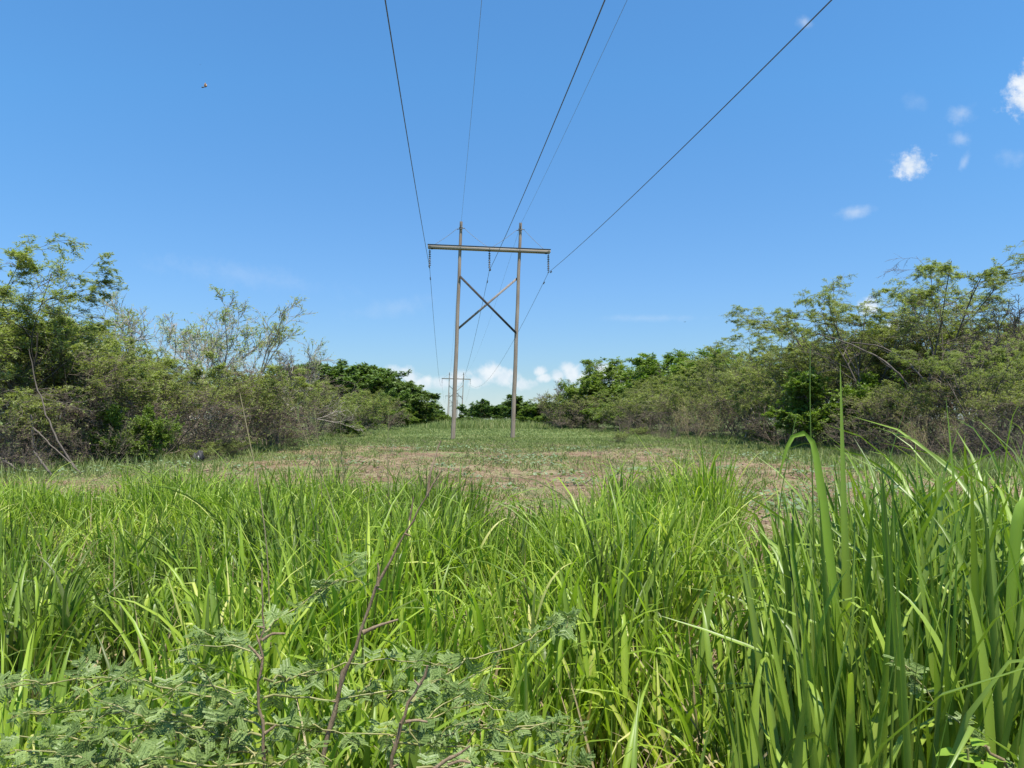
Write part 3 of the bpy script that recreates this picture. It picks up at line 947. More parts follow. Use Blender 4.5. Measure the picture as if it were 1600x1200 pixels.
# ------------------------------------------------------------------ undergrowth of the thickets (uncountable tangle)
def tangle(seed, edge, depth, count, name, label):
    """edge: list of (x,y) along the clearing; brush fills a band of `depth` m behind it"""
    rng = np.random.default_rng(seed)
    E = np.array(edge, float)
    seg = np.linalg.norm(np.diff(E, axis=0), axis=1)
    wgt = seg / (E[:-1, 1] + E[1:, 1])
    i = rng.choice(len(seg), count, p=wgt / wgt.sum())
    f = rng.uniform(0, 1, count)[:, None]
    B = E[i] * (1 - f) + E[i + 1] * f
    sgn = np.sign(E[0, 0])
    off = rng.beta(1.2, 2.2, count) * depth
    B[:, 0] += sgn * off + rng.normal(0, .5, count)
    B[:, 1] += rng.uniform(-.6, 1.5, count)
    ht = (.25 + 1.5 * np.clip(off / 3.0, 0, 1)) * rng.uniform(.1, 1, count) ** 1.4
    S = np.stack([B[:, 0], B[:, 1], gz(B[:, 0], B[:, 1]) + ht * .8], -1)
    a = rng.uniform(0, 2 * PI, count)
    el = rng.normal(.35, .6, count)
    D = np.stack([np.cos(a) * np.cos(el), np.sin(a) * np.cos(el), np.sin(el)], -1)
    L = rng.uniform(.4, 1.7, count)
    P = curves(rng, S, D, L, 5, .22, -.08, 0, 10)
    P[..., 2] = np.maximum(P[..., 2], .02)
    m = MB().add(*tubes(P, np.linspace(1, .35, 5)[None] * rng.uniform(.004, .011, (count, 1)), 3, cap=False))
    o = m.build(name, M_TWIG)
    tag(o, label, "brushwood", kind='stuff')


LEDGE = [(-15.5, 19), (-15.2, 24), (-15.6, 31), (-16.4, 40), (-17, 50), (-17.6, 62), (-18.5, 80), (-20.5, 110), (-21.5, 140)]
REDGE = [(15.2, 18), (14.6, 22), (15.2, 30), (16.2, 40), (17.4, 52), (17.0, 66), (16.0, 85), (13.0, 105), (9, 125), (5.5, 150)]
tangle(5, LEDGE, 8, 9000, "dry_brushwood", "tangled grey-brown dead twigs at the foot of the left thicket")
tangle(6, REDGE, 8, 9000, "dry_brushwood", "tangled grey-brown dead twigs at the foot of the right thicket")


# rough knee-high grass and weeds where the thickets meet the clearing
def edge_grass(seed, edge, count, label):
    rng = np.random.default_rng(seed)
    E = np.array(edge, float)
    seg = np.linalg.norm(np.diff(E, axis=0), axis=1)
    wgt = seg / (E[:-1, 1] + E[1:, 1]) ** .8
    nt = count // 14
    i = rng.choice(len(seg), nt, p=wgt / wgt.sum())
    f = rng.uniform(0, 1, nt)[:, None]
    B = E[i] * (1 - f) + E[i + 1] * f
    B[:, 0] += -np.sign(E[0, 0]) * (rng.exponential(2.0, nt) - 1.0)
    B[:, 1] += rng.normal(0, .6, nt)
    own = np.repeat(np.arange(nt), 14)
    P = B[own] + rng.normal(0, .13, (len(own), 2))
    hh = rng.uniform(.12, .5, nt)[own] * rng.uniform(.5, 1.2, len(own))
    tn = np.clip(.45 + .3 * rng.normal(0, 1, nt), 0, 1)[own]
    V, Q, tv = blades(rng, np.stack([P[:, 0], P[:, 1], gz(P[:, 0], P[:, 1]) - .02], -1), hh, rng.uniform(0, 2 * PI, len(own)), np.abs(rng.normal(.25, .25, len(own))),
                      np.abs(rng.normal(.5, .5, len(own))), rng.uniform(.008, .02, len(own)) * (1 + P[:, 1] / 50), 4, tone=np.clip(tn + rng.normal(0, .12, len(own)), 0, 1))
    o = MB().add(V, Q, attr=tv).build("rough_grass", M_SHORT, None, True, aname='tone')
    tag(o, label, "rough grass", kind='stuff')


# ------------------------------------------------------------------ foreground tall grass
def blades(rng, base, L, az, tilt, curl, width, S=8, power=1.6, kink=None, fold=.22, twist=None, tone=None, sharp=26, tip=.62):
    """V-folded curved grass blades -> V, quads, per-vertex tone"""
    N = len(base)
    s = np.linspace(0, 1, S + 1)
    th = tilt[:, None] + curl[:, None] * s[None] ** power
    if kink is not None:
        s0, amt = kink
        th = th + amt[:, None] / (1 + np.exp(-(s[None] - s0[:, None]) * sharp))
    ds = L[:, None] / S
    r = np.concatenate([np.zeros((N, 1)), np.cumsum(np.sin(th[:, :-1]) * ds, 1)], 1)
    z = np.concatenate([np.zeros((N, 1)), np.cumsum(np.cos(th[:, :-1]) * ds, 1)], 1)
    ca, sa = np.cos(az)[:, None], np.sin(az)[:, None]
    wob = rng.normal(0, .02, (N, 1)) * np.sin(s * 3)[None] * L[:, None]
    C = np.stack([base[:, 0:1] + r * ca - wob * sa, base[:, 1:2] + r * sa + wob * ca, base[:, 2:3] + z], -1)
    tw = (rng.normal(0, .5, N) if twist is None else twist)[:, None] + s[None] * rng.normal(0, .5, (N, 1))
    side0 = np.stack([-sa + 0 * s, ca + 0 * s, 0 * s[None] + 0 * sa], -1)
    tang = np.stack([np.sin(th) * ca, np.sin(th) * sa, np.cos(th)], -1)
    nor0 = np.cross(side0, tang)
    side = side0 * np.cos(tw)[..., None] + nor0 * np.sin(tw)[..., None]
    nor = np.cross(tang, side)
    prof = (.55 + .45 * np.minimum(s / .25, 1)) * np.clip((1 - s) / tip, 0, 1) ** .75
    prof = np.maximum(prof, .03)
    hw = width[:, None] * .5 * prof[None]
    Lf = C + side * hw[..., None] + nor * (hw * fold * 2)[..., None]
    Rt = C - side * hw[..., None] + nor * (hw * fold * 2)[..., None]
    V = np.stack([Lf, C, Rt], 2)          # N,S+1,3,3
    idx = np.arange(N * (S + 1) * 3).reshape(N, S + 1, 3)
    a, b = idx[:, :-1, :-1], idx[:, :-1, 1:]
    c, d = idx[:, 1:, 1:], idx[:, 1:, :-1]
    Q = np.stack([a, b, c, d], -1).reshape(-1, 4)
    tv = np.repeat(tone if tone is not None else np.zeros(N), (S + 1) * 3)
    tv = tv + np.tile([-.09, .09, -.09], N * (S + 1))          # paler midrib
    return V.reshape(-1, 3), Q, tv


def vnoise(x, y, sc_, seed):
    """lattice value noise in about -1..1, three octaves"""
    out = 0
    for o_, amp in ((1.0, .6), (2.1, .3), (4.3, .2)):
        r = np.random.default_rng(seed * 7 + int(o_ * 10))
        G = r.uniform(-1, 1, (128, 128))
        u, v = np.asarray(x) * sc_ * o_ * .5 + 50.3, np.asarray(y) * sc_ * o_ * .5 + 50.7
        i, j = np.floor(u).astype(int), np.floor(v).astype(int)
        fu, fv = u - i, v - j
        fu, fv = fu * fu * (3 - 2 * fu), fv * fv * (3 - 2 * fv)
        i, j = i % 127, j % 127
        out = out + amp * ((G[i, j] * (1 - fu) + G[i + 1, j] * fu) * (1 - fv) + (G[i, j + 1] * (1 - fu) + G[i + 1, j + 1] * fu) * fv)
    return out * 1.25


edge_grass(61, LEDGE, 42000, "rough knee-high grass along the foot of the left thicket")
edge_grass(62, REDGE, 42000, "rough knee-high grass along the foot of the right thicket")

def tufts(seed, count):
    rng = np.random.default_rng(seed)
    d = 10 * (75 / 10.) ** rng.uniform(0, 1, count)
    x = rng.uniform(-1, 1, count) * np.minimum(.7 * d, 16)
    ok = vnoise(x, d, .45, 51) + .8 * vnoise(x, d, 1.4, 52) + rng.normal(0, .2, count) > .05
    x, d = x[ok], d[ok]
    nt = len(x)
    own = np.repeat(np.arange(nt), 16)
    r_ = rng.uniform(.04, .22, nt)[own][:, None]
    P = np.stack([x, d], -1)[own] + rng.normal(0, 1, (len(own), 2)) * r_
    hh = rng.uniform(.06, .30, nt)[own] * rng.uniform(.5, 1.2, len(own))
    tn = np.clip(.40 + .3 * rng.normal(0, 1, nt), 0, 1)[own]
    V, Q, tv = blades(rng, np.stack([P[:, 0], P[:, 1], gz(P[:, 0], P[:, 1]) - .02], -1), hh, rng.uniform(0, 2 * PI, len(own)), np.abs(rng.normal(.4, .35, len(own))),
                      np.abs(rng.normal(.5, .5, len(own))), rng.uniform(.010, .022, len(own)) * (1 + P[:, 1] / 60), 3, tone=np.clip(tn + rng.normal(0, .14, len(own)), 0, 1))
    o = MB().add(V, Q, attr=tv).build("rough_grass", M_SHORT, None, True, aname='tone')
    tag(o, "ragged low tufts of grass scattered over the soil of the clearing", "rough grass", kind='stuff')


tufts(63, 2600)
FAR_EDGE = ([-400, 0, 300, 520, 600, 700, 800, 880, 950, 1040, 1110, 1150, 1230, 1280, 1400, 2000],
            [11.5, 11.0, 11.3, 11.0, 10.2, 9.4, 8.4, 8.6, 10.6, 11.2, 10.2, 6.6, 6.0, 7.0, 7.6, 8.0])
rng = np.random.default_rng(2024)
n_t = 5200
ty = np.sqrt(rng.uniform(1.65 ** 2, 12.2 ** 2, n_t))
tx = rng.uniform(-1, 1, n_t) * (.74 * ty + .9)
px = 800 + tx / ty * F
edge = np.interp(px, *FAR_EDGE)
keep = ty < edge + rng.normal(0, .35, n_t)
cl = vnoise(tx, ty, 2.6, 3)
keep &= rng.uniform(0, 1, n_t) < np.clip(.25 + .70 * (cl + .20), np.where((np.abs(px - 745) < 130) & (ty < 4.5), .34, .09), .66) * np.where(ty < 4, 1.25, 1.0)
tx, ty, px, cl = tx[keep], ty[keep], px[keep], cl[keep]
hmap = np.interp(px, [-400, 200, 520, 680, 800, 900, 960, 1100, 1200, 1300, 2000], [.66, .68, .76, .70, .57, .65, .78, .82, .50, .66, .76])
hgt = hmap * (1 + .26 * vnoise(tx, ty, 1.5, 8) + rng.normal(0, .17, len(tx)))
right = np.clip((tx / ty - .36) / .10, 0, 1) * np.clip((4.8 - ty) / 1.2, 0, 1)
near = np.clip((3.6 - ty) / 1.4, 0, 1) * (1 - right)
hgt = hgt * (1 - .24 * near)
tone_t = np.clip(.44 + .60 * vnoise(tx, ty, 1.1, 12) + rng.normal(0, .22, len(tx)) - .1 * near, 0, 1)
main = right < .55
per = np.where(ty < 4, 54, 50)


def grass_from(sel, wmul, hmul, per, name, mat, label, tall=False):
    rng = np.random.default_rng(77 if tall else 7)
    own = np.repeat(np.arange(len(tx))[sel], per[sel])
    N = len(own)
    a = rng.uniform(0, 2 * PI, N)
    sn = rng.uniform(0, 1, N) ** .7
    spread = sn * (.12 if not tall else .20)
    bx = tx[own] + np.cos(a) * spread
    by = ty[own] + np.sin(a) * spread
    base = np.stack([bx, by, gz(bx, by) - .02], -1)
    node = rng.uniform(0, 1, N) < (.5 if not tall else .3)     # leaves that leave a culm at a node
    hz = np.where(node, rng.uniform(.15, .72, N), 0) * hgt[own] * hmul[own]
    base[:, 2] += hz
    base[:, 0] += np.cos(a) * hz * sn * .25
    base[:, 1] += np.sin(a) * hz * sn * .25
    az = np.where(node, rng.uniform(0, 2 * PI, N), a + rng.normal(0, .5, N))
    L = hgt[own] * hmul[own] * rng.uniform(.55, 1.22, N)
    tilt = np.abs(rng.normal(.03, .07, N)) + sn * .38
    if tall:
        tilt = np.abs(rng.normal(.05, .07, N)) + spread * .35
        curl = np.abs(rng.normal(.12, .16, N))
        droop = rng.uniform(0, 1, N) < .2
        curl[droop] += rng.uniform(.7, 1.6, droop.sum())
        power = 2.4
    else:
        curl = np.abs(rng.normal(.12, .22, N))
        droop = rng.uniform(0, 1, N) < .28
        curl[droop] += rng.uniform(.6, 1.7, droop.sum())
        power = 2.2
    L = L * (1 + .22 * np.clip(curl, 0, 1.6))
    L = np.where(node, np.minimum(rng.uniform(.28, .55, N) * hgt[own] * hmul[own], (hgt[own] * hmul[own] * 1.12 - hz)), L)
    tilt = np.where(node, np.abs(rng.normal(.16 if tall else .30, .12 if tall else .20, N)), tilt)
    curl = np.where(node, np.abs(rng.normal(.25 if tall else .55, .45 if tall else .6, N)), curl)
    kk = rng.uniform(0, 1, N)
    s0 = rng.uniform(.5, .85, N)
    amt = np.where(kk < (.2 if tall else .24), rng.uniform(.9, 2.3, N), 0)
    wid = wmul[own] * rng.uniform(.6, 1.25, N)
    tone = np.clip(tone_t[own] + rng.normal(0, .16, N) + (rng.uniform(0, 1, N) < .11) * .55, 0, 1)
    if tall:
        tone = np.clip(tone, 0, 1)
    mb = MB()
    if tall:      # keep the stand upright: leave out blades that would sprawl far out of it
        tipx = base[:, 0] + np.cos(az) * L * np.sin(tilt + curl * .5)
        ok_ = 800 + tipx / base[:, 1] * F > 1140 + 60 * rng.normal(0, 1, N)
        base, L, az, tilt, curl, wid, s0, amt, tone = (q_[ok_] for q_ in (base, L, az, tilt, curl, wid, s0, amt, tone))
    V, Q, tv = blades(rng, base, L, az, tilt, curl, wid, 9, power, (s0, amt), .2, None, tone, 26, .45 if tall else .62)
    mb.add(V, Q, attr=tv)
    # slim dark culms with pointed tips
    nc = len(own) // (40 if tall else 26)
    oc = rng.choice(own, nc)
    a = rng.uniform(0, 2 * PI, nc)
    S = np.stack([tx[oc] + np.cos(a) * .1, ty[oc] + np.sin(a) * .1, np.zeros(nc)], -1)
    D = np.stack([np.cos(a) * .12, np.sin(a) * .12, np.ones(nc)], -1) + rng.normal(0, .05, (nc, 3))
    P = curves(rng, S, nrm(D), hgt[oc] * hmul[oc] * rng.uniform(.85, 1.15, nc), 6, .02, 0, 0, 10)
    tb = tubes(P, np.array([.0035, .0032, .003, .0045, .004, .0008])[None] * np.ones((nc, 1)), 3, cap=False)
    mb.add(tb[0], tb[1], attr=np.full(len(tb[0]), .12))
    o = mb.build(name, mat, None, True, aname='tone')
    tag(o, label, "grass", kind='stuff')


wm = np.interp(ty, [1.5, 3, 6, 12], [.027, .026, .022, .019])
grass_from(main, wm, np.ones(len(tx)), per, "guinea_grass", M_GRASS, "thick bright green long-bladed grass filling the front of the view")
# the taller stand at the right
rng = np.random.default_rng(99)
n_t = 420
ty = rng.uniform(1.7, 4.6, n_t)
tx = ty * rng.uniform(.33, .82, n_t) + rng.normal(0, .06, n_t)
ok = rng.uniform(0, 1, n_t) < np.clip((tx / ty - .30) / .14, .05, 1)
tx, ty = tx[ok], ty[ok]
px = 800 + tx / ty * F
hgt = np.interp(px, [1150, 1230, 1330, 1450, 1600, 1800], [.75, 1.0, 1.15, 1.13, 1.18, 1.22]) * rng.uniform(.82, 1.06, len(tx))
tone_t = np.clip(rng.normal(.42, .14, len(tx)), 0, 1)
grass_from(np.ones(len(tx), bool), np.full(len(tx), .026), np.ones(len(tx)), np.full(len(tx), 15), "guinea_grass", M_GRASS_TALL,
           "tall coarse dark green grass with upright broad blades standing above the horizon on the right", True)

# dead blades and litter low in the grass
rng = np.random.default_rng(55)
N = 9000
by = np.sqrt(rng.uniform(1.4 ** 2, 10.5 ** 2, N))
bx = rng.uniform(-1, 1, N) * (.74 * by + .8)
ok = by < np.interp(800 + bx / by * F, *FAR_EDGE) + .2
bx, by = bx[ok], by[ok]
N = len(bx)
V, Q, tv = blades(rng, np.stack([bx, by, gz(bx, by) + rng.uniform(0, .2, N)], -1), rng.uniform(.25, .7, N), rng.uniform(0, 2 * PI, N),
                  rng.uniform(.5, 1.4, N), rng.uniform(0, .8, N), rng.uniform(.006, .014, N), 5)
mbd = MB().add(V, Q)
k = rng.choice(N, 1100)
V, Q, tv = blades(rng, np.stack([bx[k], by[k], gz(bx[k], by[k])], -1), rng.uniform(.4, .88, 1100), rng.uniform(0, 2 * PI, 1100),
                  np.abs(rng.normal(.1, .2, 1100)), rng.uniform(0, 1.2, 1100), rng.uniform(.006, .014, 1100), 7, 2.0, (rng.uniform(.4, .8, 1100), np.where(rng.uniform(0, 1, 1100) < .4, 1.6, 0)))
o = mbd.add(V, Q).build("dead_grass", M_DRYGRASS)
tag(o, "straw-coloured dead grass lying between the green tussocks", "dead grass", kind='stuff')

# ------------------------------------------------------------------ short grass and weeds over the clearing
rng = np.random.default_rng(404)
N = 330000
d = 8.0 * (130 / 8.0) ** rng.uniform(0, 1, N)
d = np.where(rng.uniform(0, 1, N) < .5, d, np.sqrt(rng.uniform(9 ** 2, 60 ** 2, N)))
bx = rng.uniform(-1, 1, N) * np.minimum(.72 * d + 1, 19)
pxs = 800 + bx / d * F
cov = .5 + .45 * vnoise(bx, d, .5, 31) + .4 * vnoise(bx, d, 1.9, 32)
dens = np.clip(.30 + (d - 26) / 40, .15, 1.0) + np.clip((np.abs(bx) - 8) / 8, 0, .5)
ok = (cov + rng.normal(0, .15, N) > 1.0 - .85 * dens) & (d > np.interp(pxs, *FAR_EDGE) - .6)
bx, d, cov = bx[ok], d[ok], cov[ok]
N = len(bx)
L = rng.uniform(.04, .16, N) * (1 + np.clip((d - 30) / 60, 0, 1.2))
tone = np.clip(.38 + .4 * vnoise(bx, d, .35, 33) + rng.normal(0, .15, N), 0, 1)
az = rng.uniform(0, 2 * PI, N)
lean = rng.uniform(.2, 1.2, N)
D = np.stack([np.cos(az) * np.sin(lean), np.sin(az) * np.sin(lean), np.cos(lean)], -1)
V, Q = leaf_quads(np.stack([bx, d, gz(bx, d) - .01], -1), D, rng.normal(0, 1, (N, 3)), L, (.006 + .0005 * d + L * .05))
o = MB().add(V, Q, attr=np.repeat(tone, 4)).build("short_grass", M_SHORT, None, False, aname='tone')
tag(o, "sparse short green and tan grass growing over the cleared strip", "short grass", kind='stuff')

# creeping broad-leaved weeds in trailing patches
rng = np.random.default_rng(505)
spots = [(640, 700, 1.0), (655, 704, 1), (690, 703, 1), (720, 703, 1.2), (760, 705, 1.2), (790, 708, 1.2), (805, 722, 1.6), (830, 727, 1.6), (850, 720, 1.2), (875, 705, 1.2), (905, 707, 1.2), (940, 704, 1), (862, 738, .9),
         (700, 735, .8), (900, 755, .9), (945, 745, 1), (1000, 735, 1), (1135, 736, .9), (1150, 775, 1.2), (1190, 778, 1.4), (1215, 792, 1.1), (1245, 800, .9), (1270, 770, 1), (1320, 760, 1.2), (1260, 745, 1), (1400, 770, 1.2), (1330, 735, 1.4), (560, 725, 1), (520, 720, 1.2), (440, 718, 1.2), (480, 700, 1.2), (380, 735, 1), (260, 735, 1.4), (150, 740, 1.3), (60, 745, 1.4),
         (1020, 712, 1.2), (1060, 720, 1.0), (1100, 708, 1.2), (1180, 712, 1.5), (1220, 722, 1.5), (1250, 715, 1.5), (600, 700, 1), (730, 745, .7), (780, 760, .7)]
mbw = MB()
for (sx, sy, sz) in spots:
    dd = 1860 / (sy - 655)
    x0, y0 = (sx - 800) / F * dd, dd
    k = int(60 * sz)
    r_ = rng.normal(0, 1, (k, 2)) * np.array([.75, .55]) * sz * .6
    C = np.stack([x0 + r_[:, 0], y0 + r_[:, 1], np.zeros(k)], -1)
    C[:, 2] = gz(C[:, 0], C[:, 1]) + rng.uniform(.02, .17, k)
    a = rng.uniform(0, 2 * PI, k)
    D = np.stack([np.cos(a), np.sin(a), rng.normal(.1, .3, k)], -1)
    s = rng.uniform(.07, .15, k)
    mbw.add(*leaf_quads(C, D, np.array([0, 0, 1.]) + rng.normal(0, .35, (k, 3)), s, s * .8))
o = mbw.build("creeping_weeds", M_WEED)
tag(o, "grey-green broad-leaved weeds creeping over the bare soil", "weeds", kind='stuff')

# straw lying on the soil
rng = np.random.default_rng(909)
N = 90000
d = 9 * (70 / 9.) ** rng.uniform(0, 1, N)
bx = rng.uniform(-1, 1, N) * np.minimum(.72 * d + 1, 18)
ok = vnoise(bx, d, .7, 41) + .6 * vnoise(bx, d, 2.3, 42) + rng.normal(0, .2, N) > .0
bx, d = bx[ok], d[ok]
N = len(bx)
az = rng.uniform(0, 2 * PI, N)
el = np.abs(rng.normal(.2, .35, N))
V, Q = leaf_quads(np.stack([bx, d, gz(bx, d) + .005], -1), np.stack([np.cos(az) * np.cos(el), np.sin(az) * np.cos(el), np.sin(el)], -1), np.array([0, 0, 1.]) + rng.normal(0, .5, (N, 3)),
                  rng.uniform(.05, .22, N), .005 + .0004 * d)
o = MB().add(V, Q).build("straw_litter", M_DRYGRASS)
tag(o, "pale straw lying scattered over the bare soil", "straw", kind='stuff')
# clods and small stones
N = 5200
d = 9 * (45 / 9.) ** rng.uniform(0, 1, N)
bx = rng.uniform(-1, 1, N) * np.minimum(.72 * d, 16)
OCT = np.array([[1, 0, 0], [0, 1, 0], [-1, 0, 0], [0, -1, 0], [0, 0, 1], [0, 0, -1.]])
OF = np.array([[0, 1, 4], [1, 2, 4], [2, 3, 4], [3, 0, 4], [1, 0, 5], [2, 1, 5], [3, 2, 5], [0, 3, 5]])
V = OCT[None] * rng.uniform(.6, 1.3, (N, 6, 1)) * (rng.uniform(.012, .06, N) ** 1.0)[:, None, None] * np.array([1, 1, .6])
a_ = rng.uniform(0, 6.28, N)
V = np.stack([V[..., 0] * np.cos(a_)[:, None] - V[..., 1] * np.sin(a_)[:, None], V[..., 0] * np.sin(a_)[:, None] + V[..., 1] * np.cos(a_)[:, None], V[..., 2]], -1)
V += np.stack([bx, d, gz(bx, d) + .008], -1)[:, None]
M_CLOD = wood_mat("soil_clod", [(.2, (.10, .064, .042)), (.5, (.20, .135, .092)), (.8, (.34, .27, .20))], (12, 12, 12), .95, .3)
o = MB().add(V.reshape(-1, 3), (OF[None] + np.arange(N)[:, None, None] * 6).reshape(-1, 3)).build("soil_clods", M_CLOD)
tag(o, "clods and small stones on the bare reddish soil", "soil clods", kind='stuff')

# twigs strewn on the soil
rng = np.random.default_rng(606)
N = 2600
d = np.sqrt(rng.uniform(9 ** 2, 50 ** 2, N))
bx = rng.uniform(-1, 1, N) * np.minimum(.7 * d, 17)
a = rng.uniform(0, 2 * PI, N)
P = curves(rng, np.stack([bx, d, gz(bx, d) + .015], -1), np.stack([np.cos(a), np.sin(a), rng.normal(.05, .1, N)], -1), rng.uniform(.12, .7, N), 4, .2, 0, 0, 10)
o = MB().add(*tubes(P, rng.uniform(.004, .012, (N, 1)) * np.ones((1, 4)), 3)).build("twig_litter", M_TWIG)
tag(o, "dry twigs strewn over the bare soil", "twigs", kind='stuff')

# belt of tall reed-like grass closing the clearing
rng = np.random.default_rng(707)
N = 16000
d = rng.uniform(118, 185, N)
pr = rng.normal(758, 62, N)
bx = (pr - 800) / F * d
hr = (1.5 + .9 * vnoise(bx, d, .22, 3)) * np.clip(1.25 - np.abs(pr - 765) / 150, .3, 1)
ok = rng.uniform(0, 1, N) < .75 + .5 * vnoise(bx, d, .3, 5)
bx, d, hr = bx[ok], d[ok], hr[ok]
N = len(bx)
V, Q, tv = blades(rng, np.stack([bx, d, np.zeros(N)], -1), hr * rng.uniform(.6, 1.2, N), rng.uniform(0, 2 * PI, N),
                  np.abs(rng.normal(.15, .15, N)), np.abs(rng.normal(.6, .5, N)), np.full(N, .07), 4, tone=np.clip(.62 + .3 * vnoise(bx, d, .15, 9) + rng.normal(0, .12, N), 0, 1))
o = MB().add(V, Q, attr=tv).build("reed_belt", M_SHORT, None, True, aname='tone')
tag(o, "belt of tall yellowish green grass across the far end of the clearing", "reeds", kind='stuff')


# ------------------------------------------------------------------ foreground thorn shrubs
def smooth_path(pts, n):
    pts = np.array(pts, float)
    t = np.concatenate([[0], np.cumsum(np.linalg.norm(np.diff(pts, axis=0), axis=1))])
    t /= t[-1]
    s = np.linspace(0, 1, n)
    out = np.stack([np.interp(s, t, pts[:, k]) for k in range(3)], -1)
    for _ in range(2):
        out[1:-1] = (out[:-2] + out[1:-1] * 2 + out[2:]) / 4
    return out


def knobbly(rng, P, r0, r1):
    n = len(P)
    r = np.linspace(r0, r1, n) * (1 + .12 * rng.normal(0, 1, n))
    r[::7] *= 1.28
    return r


def bipinnate(rng, C, D, N, size, mb):
    """compound leaves: rachis direction D, normal N; 3-5 pairs of pinnae, each with two rows of leaflets"""
    for c, d, n_, sz in zip(C, nrm(D), N, size):
        s = np.cross(d, n_)
        s /= np.linalg.norm(s)
        n_ = np.cross(s, d)
        pairs = rng.integers(1, 4)
        for k in range(pairs):
            pb = c + d * sz * (.25 + .75 * k / pairs)
            for sg in (-1, 1):
                pd = nrm((s * sg * 1.0 + d * .55 + n_ * rng.normal(.05, .15))[None])[0]
                pl = sz * .74 * (1 - .1 * abs(k - pairs / 2)) * rng.uniform(.85, 1.15)
                m = 11
                tt = (np.arange(m) + .6) / m
                q = pb + pd * (pl * tt)[:, None] - n_ * (pl * .18 * tt ** 2)[:, None]
                ps = np.cross(pd, n_)
                for s2 in (-1, 1):
                    dd = ps * s2 + pd * .45 + n_ * .18 + rng.normal(0, .08, (m, 3))
                    mb.add(*leaf_quads(q, dd, np.tile(n_, (m, 1)), np.full(m, pl * .22), np.full(m, pl * .17)))


def spray(rng, path, fol, twig, r0=.0035, step=.028, size=.055, lateral=0):
    n = max(8, int(np.linalg.norm(np.diff(np.array(path), axis=0), axis=1).sum() / .03))
    P = smooth_path(path, n)
    P[1:-1] += rng.normal(0, .004, (n - 2, 3))
    twig.add(*tubes(P, np.linspace(r0, r0 * .4, n), 5))
    L = np.linalg.norm(np.diff(P, axis=0), axis=1).sum()
    k = max(3, int(L / step))
    f = rng.uniform(.05, 1, k) * (n - 1)
    i = np.minimum(f.astype(int), n - 2)
    fr = (f - i)[:, None]
    C = P[i] * (1 - fr) + P[i + 1] * fr
    d = nrm(P[i + 1] - P[i])
    out = rng.normal(0, 1, (k, 3))
    D = nrm(d * .4 + nrm(out - d * (out * d).sum(1, keepdims=True)) * .9 + np.array([0, 0, .15]))
    N = nrm(np.array([0, -.25, 1.]) + rng.normal(0, .33, (k, 3)))
    bipinnate(rng, C, D, N, rng.uniform(.7, 1.25, k) * size, fol)
    for _ in range(lateral):
        j = rng.integers(n // 5, n - 1)
        dirv = nrm((d[0] * .3 + rng.normal(0, 1, 3) * np.array([1, .6, .28]) - np.array([0, 0, .12]))[None])[0]
        ln = rng.uniform(.08, .2)
        spray(rng, [P[j], P[j] + dirv * ln * .5 + np.array([0, 0, .02]), P[j] + dirv * ln], fol, twig, r0 * .7, step, size, 0)


def thorns(rng, P, mb, k, ln=.02):
    i = rng.integers(2, len(P) - 2, k)
    a = rng.normal(0, 1, (k, 3))
    d = nrm(P[i + 1] - P[i])
    a = nrm(a - d * (a * d).sum(1, keepdims=True) + d * .3)
    mb.add(*tubes(np.stack([P[i], P[i] + a * ln * .6, P[i] + a * ln], 1), np.array([[.003, .0018, .0004]]) * np.ones((k, 1)), 5))


def shrub(name, label, base, stems, sprays, seed, group="thorny shrubs in the foreground", size=.029, twigs=()):
    rng = np.random.default_rng(seed)
    r = empty(name, tuple(base))
    tag(r, label, "shrub", group)
    b = np.array(base)
    for pts, r0, r1 in stems:
        P = smooth_path([np.array(p) - b for p in pts], 44)
        P[2:-1] += rng.normal(0, .0025, (41, 3))
        m = MB().add(*tubes(P, knobbly(rng, P, r0, r1), 9))
        thorns(rng, P, m, 12)
        m.build("stem", M_STEM, r, True)
    for pts, r0, r1 in twigs:
        P = smooth_path([np.array(p) - b for p in pts], 14)
        MB().add(*tubes(P, knobbly(rng, P, r0, r1), 7)).build("twig", M_STEM, r, True)
    fol, tw = MB(), MB()
    for path, lat in sprays:
        pp = [np.array(p) - b for p in path]
        pp = [(p_ + b - np.array([0, 0, EYE])) * (1 + .10 * min(1, j_)) + np.array([0, 0, EYE]) - b for j_, p_ in enumerate(pp)]
        spray(rng, pp, fol, tw, .003, .0150, size, lat)
    if sprays:
        tw.build("branches", M_GREENSTEM, r, True)
        fol.build("foliage", M_SAGE, r)
    return r


